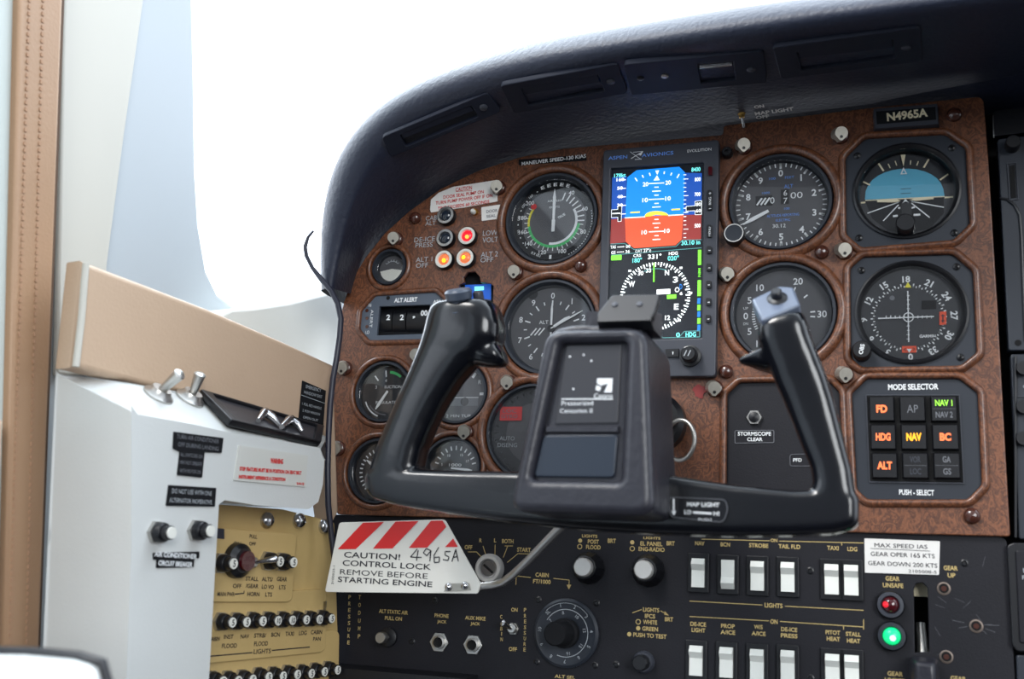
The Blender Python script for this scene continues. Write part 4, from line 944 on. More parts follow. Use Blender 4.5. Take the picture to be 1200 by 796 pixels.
# gear lever
q = Lq.p(*Lq.at(1083, 785)); root = thing('gear_lever', 'grey landing gear lever at the foot of its slot', 'lever', q)
k = F(q, (1, 0, 0), (0, 0, 1))
b = B('hub_black'); b.box(k, -.0095, .0095, -.014, .009, .004, .026, .003); o = b.build('handle', root); bevel(o, .003)
b = B('steel'); b.tube([k.p(0, .0, .002), k.p(0, .004, -.008), k.p(-.001, .030, -.016)], [.0045, .0042, .0032], 14); b.build('shaft', root)
b = B('cream_ink'); a_, b_ = Lq.at(1079, 689, -.012); b.box(Lq, a_ - .0065, a_ + .0065, b_ - .006, b_ + .006, -.014, -.012); o = b.build('position_mark', root)
# ================================================================== YOKE
YY = -.15
root = thing('control_yoke', 'black moulded control yoke with two upright grips and a padded rectangular hub', 'control wheel', at(700, 590, YY)); yoke = root
def sec(l, r, th, y=YY, yl=None): return (at(*l, y), at(*r, y), th)
b = B('yoke_black')
b.loft([sec((433, 560), (434, 576), .018), sec((440, 552), (444, 586), .026), sec((475, 551), (472, 594), .028), sec((540, 553), (537, 604), .028), sec((597, 554), (597, 613), .028), sec((690, 556), (685, 622), .028),
        sec((770, 556), (765, 627), .028), sec((860, 569), (858, 630), .028), sec((930, 576), (930, 629), .028), sec((975, 576), (977, 627), .028), sec((999, 576), (1000, 621), .027), sec((1007, 584), (1007, 615), .020)], n=44, e=5.5)
b.loft([sec((432, 574), (490, 574), .027), sec((438, 548), (493, 552), .027), sec((447, 522), (499, 526), .027), sec((458, 496), (510, 500), .027), sec((470, 468), (523, 474), .028), sec((484, 437), (541, 446), .029),
        sec((496, 407), (561, 424), .031), sec((502, 388), (578, 414), .034), sec((505, 374), (588, 400), .036), sec((509, 363), (590, 384), .036), sec((515, 358), (586, 366), .034), sec((526, 356), (580, 355), .028)], n=40, e=3.3)
b.loft([sec((545, 398), (555, 428), .026), sec((568, 396), (573, 431), .026), sec((584, 402), (588, 431), .022), sec((591, 411), (594, 427), .014)], n=24, e=2.2)
b.loft([sec((946, 590), (1007, 600), .027), sec((953, 566), (1002, 575), .027), sec((950, 548), (999, 552), .027), sec((940, 525), (992, 525), .027), sec((930, 500), (985, 498), .027), sec((920, 475), (978, 470), .028),
        sec((909, 450), (970, 444), .030), sec((899, 424), (960, 418), .033), sec((890, 404), (952, 396), .035), sec((889, 392), (948, 382), .036), sec((891, 382), (943, 370), .033)], n=40, e=3.8)
b.loft([sec((915, 400), (925, 446), .022), sec((896, 404), (903, 437), .022), sec((881, 413), (884, 431), .016), sec((865, 420), (866, 427), .006)], n=24, e=2.2)
w = b.build('wheel', root, 0); remesh(w, .0015, 10)
# hub body
YH = -.212
def hs_(l, r, y0=YH, y1=-.128):
    a = at(*l, y0); c = at(*r, y0); off = Vector((0, (y1 - y0) / 2, 0)); return (a + off, c + off, abs(y1 - y0))
b = B('hub_black')
b.loft([hs_((662, 381), (742, 380)), hs_((645, 384), (752, 383)), hs_((636, 394), (757, 393)), hs_((628, 430), (759, 430)), hs_((617, 480), (761, 480)), hs_((606, 540), (764, 545)), hs_((599, 585), (766, 590)), hs_((602, 597), (763, 602)), hs_((620, 601), (748, 605))], n=48, e=7)
hub = b.build('hub', root, 0); remesh(hub, .0016, 6)
H = F((0, YH, 0)); hp = lambda *q, h=0: H.at(*q, h)
fo = rounded([hp(*q, h=.006) for q in ((640, 386), (757, 384), (766, 605), (596, 599))], .010, 6)
fi = rounded([hp(*q, h=.006) for q in ((657, 402), (734, 400), (727, 564), (622, 562))], .003, 4)
fm = B('hub_black').plate(H, fo, [fi], -.006, .007, .0050, 5).build('hub_pad', root, 40)
B('slot_black').plate(H, [hp(*q, h=-.001) for q in ((655, 400), (736, 398), (729, 566), (620, 564))], [], -.003, -.001).build('pad_recess', root, 0)
bad = B('badge').plate(H, rounded([hp(*q, h=.001) for q in ((664, 405), (728, 404), (724, 496), (650, 497))], .001), [], -.001, .001, .0004).build('badge', root, label='dark grey badge plate with white lettering')
b = B('white_ink'); b.tp(H, 'Cessna', 707, 464, 22, 5.4, .0013, bold=.0).tp(H, 'Pressurized', 676.5, 472.5, 37, 5, .0013, bold=.0).tp(H, 'Centurion II', 675, 481.5, 38, 5, .0013, bold=.0).lp(H, 658, 467.8, 718, 467.8, .0006, .0013)
b.pp(H, [(700, 443.5), (718, 443.5), (717, 460), (708, 460), (712.5, 449.5), (704, 452), (699.5, 449)], .0013).pp(H, [(699, 451.5), (704.5, 454), (702.5, 458.5), (698, 457)], .0013)
for x, y in ((668, 418), (684, 416), (693, 423), (672, 456)): b.disc(H, .0006, .0013, *H.at(x, y, .0013), 12)
b.build('lettering', bad, 0)
B('hub_black').box(H, *sorted((hp(640, 505)[0], hp(727, 505)[0])), hp(690, 509)[1], hp(690, 499)[1], -.001, .003, .001).build('cross_bar', root)
o = B('hub_blue').plate(H, rounded([hp(*q, h=.002) for q in ((637, 510), (724, 509), (720, 560), (625, 559))], .003), [], -.001, .002, .0008).build('lower_insert', root, label='blue-grey lower insert')
# chart clip on top
lo = [at(702, 377, -.214), at(764, 379, -.214), at(770, 371, -.20), at(772, 346, -.196), at(719, 345, -.196), at(703, 366, -.207)]
C = F(at(735, 362, -.212), (1, .02, 0), (0, .42, 1))
pts = rounded([C.at(*q) for q in ((700, 374), (701, 368), (718, 347), (773, 346), (772, 352), (765, 374))], .002)
cl = B('black').plate(C, pts, [], -.004, .001, .0006); cl.box(C, *[C.at(701, 370)[0], C.at(765, 370)[0]], C.at(730, 379)[1], C.at(730, 370)[1], -.007, .0016, .0006)
cl = cl.build('chart_clip', root, label='black spring clip on top of the hub')
B('bezel_grey').lathe(C, [(.002, .001), (.0016, .0018), (0, .002)], *C.at(721, 358.5), n=14).build('rivet', cl)
B('bezel_grey').lathe(C, [(.002, .001), (.0016, .0018), (0, .002)], *C.at(750, 358), n=14).build('rivet', cl)
B('hub_black').box(F(at(730, 382, -.19)), -.022, .022, -.006, .0085, -.01, .012, .002).build('clip_base', root)
# grip switches
k = F(at(545, 357, -.168), (1, 0, 0), (0, .55, 1))
k2_ = F(at(540, 361, -.165), (1, .1, 0), (-.1, -.55, 1)).p(0, 0)
b = B('switch_grey')
fr = F(at(541, 364, -.160), (1, 0, 0), (0, .94, .34))      # out = mostly upward
fr = F(at(540, 363, -.158), (1, 0, .05), (0, .9, -.35))
fr.n = Vector((-.05, -.42, .9)).normalized(); fr.u = Vector((1, 0, .05)).normalized(); fr.v = fr.n.cross(fr.u)
b.lathe(fr, [(.0120, -.006), (.0112, .000), (.0078, .0015), (.0074, .006), (.0090, .0075), (.0094, .0125), (.0080, .014), (0, .0145)], n=32); b.build('trim_switch', root)
fr2 = F((0, 0, 0)); fr2.o = at(562, 357, -.155); fr2.n, fr2.u, fr2.v = fr.n, fr.u, fr.v
B('hub_black').lathe(fr2, [(.0085, -.004), (.0080, .002), (.0045, .003), (.0036, .003), (.0036, .008), (.003, .009), (0, .009)], n=24).build('push_button', root)
b = B('grip_grey'); q4 = [((893, 376), -.170), ((880, 350), -.158), ((913, 334.5), -.150), ((930, 336), -.150), ((938, 357), -.163)]
vt = [at(*q, y) for q, y in q4]; n_ = (vt[1] - vt[0]).cross(vt[4] - vt[0]).normalized()
if n_.z < 0: n_ = -n_
vb = [v - n_ * .010 for v in vt]
b.add(vt + vb, [(0, 1, 2, 3, 4), (9, 8, 7, 6, 5)] + [(i, (i + 1) % 5, 5 + (i + 1) % 5, 5 + i) for i in range(5)]); o = b.build('grip_cap', root, 30); bevel(o, .0018, 4)
c3 = sum(vt, Vector()) / 5; f3 = F((0, 0, 0)); f3.o = c3; f3.n = n_; f3.u = (vt[4] - vt[0]).normalized(); f3.v = f3.n.cross(f3.u)
B('black').lathe(f3, [(.0062, -.001), (.0062, .0008), (.0040, .0022), (.0034, .0022), (.0034, .0060), (.0026, .0068), (0, .0068)], n=24).build('push_button', root)
# placard on the right arm
A2 = F(at(818, 598, YY - .0160))
ap = rounded([A2.at(*q) for q in ((784, 583), (850, 586), (853, 597), (848, 612), (786, 606))], .003)
s_ = B('yoke_black').plate(A2, ap, [], -.004, .0004).build('arm_placard', root, 0, label='worn map light placard')
b = B('white_ink'); b.tp(A2, 'MAP LIGHT', 824, 591.5, 38, 5, .0007, bold=.03).tp(A2, 'LO', 806, 600.3, 8, 5, .0007, bold=.02).tp(A2, 'HI', 839.5, 602, 6.5, 4.6, .0007, bold=.02).lp(A2, 812, 600.6, 834, 602, .0012, .0007).tp(A2, 'PUSH', 826, 609, 15, 2.8, .0007)
b.lp(A2, 789.5, 584.5, 789.5, 600, .0010, .0007).pp(A2, [(786.8, 599), (792.4, 599), (789.6, 604.5)], .0007); b.build('lettering', s_, 0)
b = B('grey_ink'); b.sweep(A2, ap, [(0, .0004), (.0003, .0004), (.0003, .0006), (0, .0006)]); b.build('placard_edge', s_, 0)
# shaft and collar
q0 = at(716, 452, -.13); q1 = at(772, 497, 0.0)
B('steel').tube([q0, q0.lerp(q1, .5), q1 + Vector((0, .002, 0))], .0135, 28).build('shaft', root)
k = F(P.p(*P.at(771, 497)))
cr = thing('shaft_collar', 'round black shaft collar with a steel pull ring beside the yoke hub', 'collar', k.o)
B('black').lathe(k, [(.0225, 0), (.0225, .012), (.019, .016), (.0145, .016), (.0145, 0)], n=48).build('boot', cr)
c = at(797, 516, -.022); n = 40
ringpts = [c + Vector((.0115 * math.cos(2 * PI * i / n), -.004 * math.cos(2 * PI * i / n), .0150 * math.sin(2 * PI * i / n))) for i in range(n + 1)]
B('steel').tube(ringpts, .0017, 12).build('pull_ring', cr)
# ------------------------------------------------------------------ control lock
YF = -.075; K = F((0, YF, 0)); root = thing('control_lock', 'red and white striped control lock flag on a bent steel rod', 'control lock', at(470, 655, YF))
fl = rounded([K.at(*q) for q in ((397.5, 612.5), (521, 609), (563, 684), (560, 696), (380.5, 694))], .0022, 4)
flag = B('flag_white').plate(K, fl, [], -.0016, 0, .0003).build('flag', root)
b = B('flag_red')
for p in ([(425.4, 612.7), (450, 611.9), (416.8, 643.8), (395.8, 643.8)], [(463.5, 611.4), (490.6, 610.7), (459.9, 643), (437, 643.2)], [(505, 610.4), (518.5, 610.2), (523, 617.5), (500.5, 642), (479, 642.4)], [(531, 631.2), (536.6, 641.2), (521.4, 641.4)]): b.pp(K, p, .0003)
b.build('stripes', flag, 0)
b = B('dark_ink'); b.tp(K, 'CAUTION!', 435.7, 651.6, 66, 6.8, .0003, bold=.012).tp(K, 'CONTROL LOCK', 452.5, 662.2, 104, 6.8, .0003, bold=.012).tp(K, 'REMOVE BEFORE', 449, 672.8, 103, 6.4, .0003, bold=.0).tp(K, 'STARTING ENGINE', 450.3, 682, 111, 6.6, .0003, bold=.012)
b.tp(K, '2100023-1', 390.5, 674, 22, 2.6, .0003, rot=PI / 2)
hw = [[(489, 643.5), (481, 653), (494, 653.5)], [(490, 645), (488, 657.5)], [(505, 645.5), (499.5, 643), (496, 648), (500, 651.5), (505, 645.5), (503.5, 658)], [(514, 641.5), (508.5, 651), (509, 659.5), (514.5, 659), (515, 653), (509.5, 653.5)],
      [(528, 646.5), (521.5, 646.5), (521.5, 650.5), (526, 653), (525, 657), (519, 656)], [(529.5, 658.5), (534, 644), (537, 658)], [(531, 653.5), (536.5, 652.5)]]
for pl in hw:
    for i in range(len(pl) - 1): b.lp(K, *pl[i], *pl[i + 1], .0008, .0005)
b.build('lettering', flag, 0)
B('steel').tube([at(*q, y) for q, y in (((535, 689), -.070), ((550, 688), -.070), ((563, 687), -.0705), ((578, 685.5), -.073), ((590, 682), -.077), ((602, 673), -.087), ((618, 658), -.092), ((650, 625), -.102), ((690, 585), -.115), ((722, 530), -.125))], .0028, 14).build('rod', root)
b = B('post_metal').pp(K, [(520, 693.5), (526, 684), (550, 683.5), (552, 692)], .001); b.build('clamp_plate', flag, 0)
for x, y in ((526.5, 688), (545.5, 686.5)): B('chrome').lathe(K, [(.0030, .0005), (.0028, .0022), (.0016, .0034), (0, .0038)], *K.at(x, y), n=18).build('rivet', flag)
# ================================================================== GLARESHIELD
st = [((413, 345), (388, 338), (373, 340), .045), ((420, 318), (396, 290), (371, 292), .050), ((436, 292), (408, 240), (373, 243), .060), ((462, 262), (430, 185), (386, 188), .072), ((500, 232), (470, 142), (416, 140), .085),
      ((550, 205), (530, 112), (466, 98), .098), ((620, 182), (610, 86), (560, 59), .112), ((705, 164), (700, 66), (655, 38), .125), ((790, 152), (790, 52), (752, 22.5), .133), ((860, 140), (865, 41), (830, 8), .140),
      ((950, 128), (955, 28), (922, -5), .145), ((1050, 116), (1058, 14), (1030, -18), .150), ((1150, 103), (1165, 0), (1140, -31), .152), ((1300, 84), (1330, -18), (1310, -50), .152), ((1500, 62), (1560, -42), (1550, -76), .152)]
def lp2(a, b_, t): return (a[0] + (b_[0] - a[0]) * t, a[1] + (b_[1] - a[1]) * t)
rows_ = []
for A, M, Ee, D in st:
    a = at(*A, .006); m = at(*M, -D); e = at(*Ee, -D * .86)
    c = (e - m); 
    pts = [a + Vector((0, .004, 0)), a, at(*lp2(A, M, .30), -D * .34), at(*lp2(A, M, .62), -D * .68), at(*lp2(A, M, .88), -D * .93), m, at(*lp2(M, Ee, .5), -D * 1.03), e,
           e + c * .06 + Vector((0, .02, 0)), e - c * .10 + Vector((0, .06, 0)), e - c * .5 + Vector((0, .13, 0)), e - c * .9 + Vector((0, .22, 0))]
    rows_.append(pts)
vs = [p for r in rows_ for p in r]; m = len(rows_[0])
b = B('leather_black').add(vs, [(i * m + j, (i + 1) * m + j, (i + 1) * m + j + 1, i * m + j + 1) for i in range(len(rows_) - 1) for j in range(m - 1)])
gs = b.build('glareshield', smooth=0); me = gs.data; me.polygons.foreach_set('use_smooth', [True] * len(me.polygons)); subsurf(gs, 3)
tag(gs, 'padded black leather glareshield curving over the top of the instrument panel', 'glareshield')
bpy.context.view_layer.update()
dg = bpy.context.evaluated_depsgraph_get(); ev = gs.evaluated_get(dg); em = ev.to_mesh()
bvh = BVHTree.FromPolygons([gs.matrix_world @ v.co for v in em.vertices], [tuple(p.vertices) for p in em.polygons]); ev.to_mesh_clear()
def hit(px, py):
    r = ray(px, py).normalized(); l = bvh.ray_cast(CAM, r)[0]
    return l
def surf(px, py, off):
    l, n, _, _ = bvh.ray_cast(CAM, ray(px, py).normalized())
    if n.dot(CAM - l) < 0: n = -n
    f = F((0, 0, 0)); f.n = n; f.u = (Vector((1, 0, 0)) - n * n.x).normalized(); f.v = n.cross(f.u); f.o = l + n * off
    return f
def slot_light(quad, label, kind):
    h4 = [hit(*q) for q in quad]
    c = sum(h4, Vector()) / 4; u = (h4[1] + h4[2] - h4[0] - h4[3]); v = (h4[0] + h4[3 - 2] - h4[2] - h4[3])
    fr = F(c, u, (h4[0] + h4[1] - h4[2] - h4[3]))
    if fr.n.dot(CAM - c) < 0: fr.n = -fr.n
    fr.o = fr.o + fr.n * .0015
    root = thing('glareshield_light' if kind != 'lamp' else 'map_lamp', label, 'panel light', fr.o, 'recessed lights under the glareshield' if kind != 'lamp' else None)
    q = [fr.at(*p) for p in quad]
    def bl(s, t):
        a = lp2(q[0], q[1], s); d = lp2(q[3], q[2], s); return lp2(a, d, t)
    if kind != 'lamp':
        B('slot_black').plate(fr, rounded(q, .004), [rounded([bl(.16, .22), bl(.82, .22), bl(.82, .80), bl(.16, .80)], .002)], -.003, .0014, .0008).build('frame', root)
        B('shade_navy').poly(fr, [bl(.14, .2), bl(.84, .2), bl(.84, .82), bl(.14, .82)], -.002).build('recess', root, 0)
        B('slot_black').plate(fr, [bl(.17, .20), bl(.81, .22), bl(.81, .50), bl(.17, .44)], [], -.002, .0008, .0004).build('shade', root)
        a, b_ = bl(.90, .5)
    else:
        B('slot_black').plate(fr, rounded(q, .003), [rounded([bl(.53, .20), bl(.78, .20), bl(.78, .82), bl(.53, .82)], .001)], -.003, .0014, .0006).build('frame', root)
        B('chrome').tube([fr.p(*bl(.54, .35), -.001), fr.p(*bl(.77, .35), -.001)], .0022, 14).build('roller', root, label='shiny metal roller')
        B('hollow').poly(fr, [bl(.5, .15), bl(.8, .15), bl(.8, .85), bl(.5, .85)], -.0025).build('recess', root, 0)
        for s in (.10, .28): 
            a, b_ = bl(s, .45); B('steel' if s > .2 else 'black').lathe(fr, [(.0026, .001), (.0026, .0022), (.0016, .003), (0, .003)], a, b_, n=18).build('screw', root)
        a, b_ = bl(.90, .5)
    B('bezel_grey').lathe(fr, [(.0032, .001), (.0032, .0022), (.002, .003), (0, .003)], a, b_, n=20).build('screw', root)
slot_light([(447, 160), (572, 107), (588, 130), (458, 184)], 'recessed black glareshield light furthest left, over the small round gauge', 'slot')
slot_light([(586, 99), (724, 73), (736, 108), (602, 132)], 'recessed black glareshield light above the airspeed dial placard', 'slot')
slot_light([(731, 74), (895, 58), (899, 95), (740, 110)], 'glareshield lamp unit with a shiny metal roller, above the tall screen', 'lamp')
slot_light([(905, 54), (1078, 30), (1081, 70), (915, 91)], 'recessed black glareshield light furthest right', 'slot')
fr = surf(869, 133, 0)
tg = toggle(fr, 'tiny brass toggle switch beside the ON MAP LIGHT OFF lettering on the glareshield', lean=(.1, -.5), s=.62, L=.009, nut='brass')
b = B('paper')
for t, x, y, w, h_ in (('ON', 889.5, 125, 12, 3.6), ('MAP LIGHT', 907, 130.5, 47, 4.2), ('OFF', 893.5, 137, 16, 3.8)):
    f = surf(x, y, .0012)
    b.tp(f, t, x, y, w, h_, 0, bold=.03)
b.build('lettering', gs, 0, label='pale ON MAP LIGHT OFF lettering')
# ================================================================== LEFT SIDE
XW = -.54; W = F((XW, 0, 0), (0, 1, 0), (0, 0, 1))
def wv(*q): return W.at(*q)
far = .42
z0 = -.45; 
line_px = [(225, -60), (227, 20), (229, 110), (230, 200), (234, 265), (243, 318), (256, 345), (272, 357), (295, 358), (330, 354), (372, 346), (404, 338)]
pts = [(-2.4, z0), (far, z0), (far, wv(404, 338)[1] + .02)] + [wv(*q) for q in line_px[::-1]] + [(wv(225, -60)[0], .75), (-2.4, .75)]
hole = rounded([(-1.15, .14), (-.50, .14), (-.50, .62), (-1.15, .62)], .08, 6)
b = B('wall_cream').plate(W, pts, [hole], -.03, 0, .004, 3)
wl = struct(b.build('wall_left', smooth=50), 'pale cabin side wall and window pillar left of the bright window')
b = B('wall_ivory').plate(W, [wv(70, -40), wv(166, -40), wv(163, 0), wv(140, 160), (wv(120, 310)[0], wv(120, 310)[1]), wv(112, 440), wv(60, 440)], [], 0, .005, .002)
struct(b.build('trim_1', smooth=50), 'ivory pillar cover strip')
W2 = F((XW + .02, 0, 0), (0, 1, 0), (0, 0, 1))
def band(x0t, x0b, x1t, x1b, h0, h1, m, name, lab, bev=.003):
    b = B(m).plate(W2, [W2.at(x0t, -60, h1), W2.at(x0b, 860, h1), W2.at(x1b, 860, h1), W2.at(x1t, -60, h1)], [], h0, h1, bev)
    return b, name, lab
b, _, _ = band(25, 3, 77, 44, -.004, .010, 'tan_trim', '', '')
tr = b.build('trim_2', smooth=50); struct(tr, 'tan leather door post trim with two lines of stitching')
for xs, xe in ((36, 10), (52, 30)):
    s = B('stitch_tan')
    for k in range(110):
        t = k / 110; y = -40 + 880 * t; x = xs + (xe - xs) * (y + 40) / 880
        a, b_ = W2.at(x, y, .0105); s.box(W2, a - .0010, a + .0010, b_ - .0014, b_ + .0010, .0095, .0106)
    s.build('stitching', tr, 0, label='darker stitch line')
b = B('gap_shade_brown').plate(W2, [W2.at(77, -60), W2.at(42, 860), W2.at(50, 860), W2.at(84, -60)], [], -.02, -.004, .001); b.build('gap_shade_strip', tr)  # brown strip painting the shade of the gap beside the door post
b = B('pale_green').plate(W2, [W2.at(-160, -60), W2.at(-200, 860), W2.at(-10, 860), W2.at(21, -60)], [], -.02, .004, .003)
struct(b.build('door_1', smooth=50), 'pale grey-green door edge at the far left')
b = B('tan_leather').plate(W2, [W2.at(-120, 492, .02), W2.at(7, 492, .02), W2.at(-8, 860, .02), W2.at(-140, 860, .02)], [], .004, .02, .005)
struct(b.build('trim_3', smooth=50), 'tan leather door pad at the left edge of the photo')
# leather side pad
S0 = Vector((-.475, -.2856, 0)); SD = Vector((.1725, .985, 0)); S = F(S0, SD, (0, 0, 1))
top = [(97, 305), (104, 308), (170, 333), (245, 362), (330, 399), (392, 428)]; bot = [(84, 431), (94, 433), (169, 452), (230, 464), (311, 487), (378, 512)]
sp = [S.at(*q) for q in bot] + [S.at(384, 590), S.at(388, 620)] + [S.at(398, 600)] + [S.at(*q) for q in top[::-1]]
b = B('tan_leather').plate(S, sp, [], -.018, 0, .004, 4)
pad = b.build('side_pad', smooth=60); tag(pad, 'smooth tan leather pad along the cabin side above the white console', 'leather pad')
b = B('wall_ivory').tube([S.p(*S.at(*q), .0006) for q in ((100, 309), (98, 330), (95, 370), (91, 405), (88, 430))], .0022, 12); b.build('piping', pad, label='pale piping at the near end')
placard('placard', 'black emergency placard with rows of white text on the tan leather pad', S, [(354.5, 446), (382, 458), (378, 512), (349.5, 498)], 'black_matte',
        [('soft_white_ink', 'EMERGENCY', 367.5, 455.5, 18, 4, 0, .0), ('soft_white_ink', 'WINDOW EXIT', 367, 462.5, 22, 3.6, 0, .0), ('soft_white_ink', '_', 353, 463, 381, 473, .0004),
         ('soft_white_ink', '1. PULL RED HANDLE', 365.5, 476, 23, 3, 0, .0), ('soft_white_ink', '2. PUSH WINDOW', 365, 483.5, 21, 3, 0, .0), ('soft_white_ink', 'OPEN OUT', 364, 491, 18, 3, 0, .0), ('soft_white_ink', '3. EXIT', 362, 499, 14, 3, 0, .0)])
# white console
D0 = Vector((.15, .989, 0)); Wc = F(Vector((-.405, -.086, 0)), D0, (0, 0, 1))
front = [(156, 482), (160, 488), (200, 495), (232, 501), (272, 510), (330, 519), (374, 527), (379, 538), (377, 568), (372, 587), (361, 595), (300, 590), (263, 584), (255, 590), (252, 640), (243, 800), (240, 880), (146, 880), (150, 800), (156, 640)]
fp = [Wc.p(*Wc.at(*q)) for q in front]
def backpt(i, q):
    if i <= 6:   # top edge rises to the pad's foot
        t = max(0, min(1, (q[0] - 156) / 218)); bp = [(62, 436), (74, 438), (150, 449), (230, 465), (270, 475), (330, 493), (384, 514)]
        a, c = S.at(*bp[i], .002); return S.p(a, c, .002)
    a, c = Wc.at(*q); return Wc.p(a, c, -.062)
bp_ = [backpt(i, q) for i, q in enumerate(front)]
nrm = -.07
for i, q in ((0, (66, 437)), (1, (68, 438)), (17, (46, 880)), (18, (51, 800)), (19, (58, 640))): bp_[i] = at(*q, fp[i].y)
n = len(fp)
b = B('console_white').add(fp + bp_, [tuple(range(n)), tuple(range(n, 2 * n))[::-1]] + [(i, (i + 1) % n, n + (i + 1) % n, n + i) for i in range(n)])
con = b.build('side_console', smooth=0); bevel(con, .004, 4); con.data.polygons.foreach_set('use_smooth', [True] * len(con.data.polygons)); con.data.set_sharp_from_angle(angle=math.radians(50))
tag(con, 'white painted side console with an arm reaching towards the instrument panel', 'side console')
# aft face frame
ya = fp[0]; ax_ = (bp_[18] - fp[18]); AF = F(fp[18], -ax_, (0, 0, 1))
for x, y in ((88, 538), (83, 634), (82, 717)):
    a, c = AF.at(x, y); fr = AF
    if fr.n.dot(CAM - fr.o) < 0: fr.n = -fr.n
    b = B('steel').lathe(fr, [(.0042, -.001), (.0040, .0010), (.0020, .0018), (0, .0010)], a, c, n=18); b.m('hollow').line(fr, (a - .0012, c - .002), (a + .0012, c + .002), .0008, .0021); b.build('screw', con)
def lbl(name, label, pix, base, txts): return placard(name, label, Wc, pix, base, txts, h=.0008)
lbl('placard', 'upper black stepped placard on the white console', [(204, 506), (262, 513.5), (260, 531), (240, 530), (237, 560), (208, 557), (211, 530), (203, 526)], 'black_matte',
    [('grey_ink', 'TURN AIR CONDITIONER', 232.5, 514.5, 50, 5, .05, .0), ('grey_ink', 'OFF DURING LANDING', 233, 523.5, 48, 5, .05, .0), ('grey_ink', 'ALL SWITCHES ON', 224.5, 534, 26, 4.4, .05, .0), ('grey_ink', 'MAY NOT OPERATE', 224, 543, 26, 4.4, .05, .0), ('grey_ink', 'WITH MOTOR ON', 223, 552.5, 25, 4.4, .05, .0)])
lbl('placard', 'black two-line placard above the two push breakers on the white console', [(198, 568.5), (253.5, 572), (252, 594), (195, 593)], 'black_matte', [('soft_white_ink', 'DO NOT USE WITH ONE', 225.5, 577, 47, 5.4, .05, .0), ('soft_white_ink', 'ALTERNATOR INOPERATIVE', 224, 587.5, 50, 5.2, .05, .0)])
lbl('placard', 'black placard lettered AIR CONDITIONER CIRCUIT BREAKER', [(179.5, 648), (234, 646.5), (233.5, 654.5), (228, 655), (227, 665), (183.5, 666), (184, 656.5), (180, 656.5)], 'black_matte', [('white_ink', 'AIR CONDITIONER', 206.5, 651, 50, 6, 0, .03), ('white_ink', 'CIRCUIT BREAKER', 206, 661, 40, 6, 0, .03)])
lbl('warning_sticker', 'clear sticker with red WARNING text on the console arm', [(280, 522), (361, 534), (358, 571), (274, 563)], 'sticker_clear',
    [('red_ink', 'WARNING', 324.5, 540.5, 15, 6.4, .07, .05), ('red_ink', 'STEP FEATURE MUST BE IN POSITION ON SEAT BELT', 318.5, 552, 73, 4.6, .07, .05), ('red_ink', 'INSTRUMENT REFERENCE & CONDITION', 308, 560.5, 55, 4.4, .07, .05), ('red_ink', '210-12', 352, 567, 9, 3, .07, .05)])
# breakers
def breaker_proto():
    fr = F((0, 0, 0), (0, 1, 0), (0, 0, 1)); root = thing('circuit_breaker', '', 'circuit breaker', (0, 0, 0), 'push circuit breakers on the left side')
    B('steel').prism(fr, circle(0, 0, .0078, 6), -.0005, .0025, .0004).build('nut', root)
    B('black').lathe(fr, [(.0062, .002), (.0060, .0070), (.0052, .0080), (.0044, .0080), (.0044, .0124), (.0038, .0130), (0, .0130)], n=24).build('bushing', root)
    B('sill_white').lathe(fr, [(.0037, .0130), (.0036, .0138), (0, .0138)], n=24).build('button', root)
    return root
br = {}
def breaker(fr0, x, y, label, num='5', h=0, cap=False, scale=1.0, grp=None):
    if num not in br:
        r = breaker_proto(); fr = F((0, 0, 0), (0, 1, 0), (0, 0, 1))
        kids = [o for o in bpy.data.objects if o.parent == r and o.name.startswith('button')]
        if num: B('dark_ink').text(fr, num, 0, 0, .0026 * (1.6 if len(num) > 1 else 1), .0046, .0141, bold=.02).build('numeral', kids[0], 0)
        kids_index(); br[num] = [r, False]
    fr = F(fr0.p(*fr0.at(x, y, h), h), fr0.u, fr0.v)
    if not br[num][1]: r = br[num][0]; br[num][1] = True; r.location = fr.o; r['label'] = label
    else: r = dup(br[num][0], fr.o, label)
    r.rotation_euler = (0, 0, math.atan2(fr0.u.x * -1, fr0.u.y)); r.scale = (scale,) * 3
    if grp: r['group'] = grp
    return r
breaker(Wc, 183, 624, 'white-tipped push breaker on the white console above AIR CONDITIONER, nearer one', '', scale=1.0, grp='push breakers on the white console')
breaker(Wc, 229, 622, 'white-tipped push breaker on the white console beside the console edge, farther one', '', scale=1.0, grp='push breakers on the white console')
# toggles on the console top
bpy.context.view_layer.update()
ev = con.evaluated_get(bpy.context.evaluated_depsgraph_get()); em = ev.to_mesh()
cbvh = BVHTree.FromPolygons([con.matrix_world @ v.co for v in em.vertices], [tuple(p.vertices) for p in em.polygons]); ev.to_mesh_clear()
def top_frame(x, y):
    hp_, nn_, _, _ = cbvh.ray_cast(CAM, ray(x, y).normalized())
    f = F((0, 0, 0)); f.o = hp_; f.n = nn_ if nn_.dot(CAM - hp_) > 0 else -nn_
    f.u = (D0 - f.n * D0.dot(f.n)).normalized(); f.v = f.n.cross(f.u); return f
def up_frame(x, y):
    f = F((0, 0, 0)); t0 = fp[3]; t1 = bp_[3]; u = (fp[4] - fp[2]).normalized(); v = (t1 - t0).normalized(); n = u.cross(v).normalized()
    if n.z < 0: n = -n
    r = ray(x, y); t = (t0 - CAM).dot(n) / r.dot(n); f.o = CAM + r * t + n * .002; f.u = u; f.n = n; f.v = n.cross(u); return f
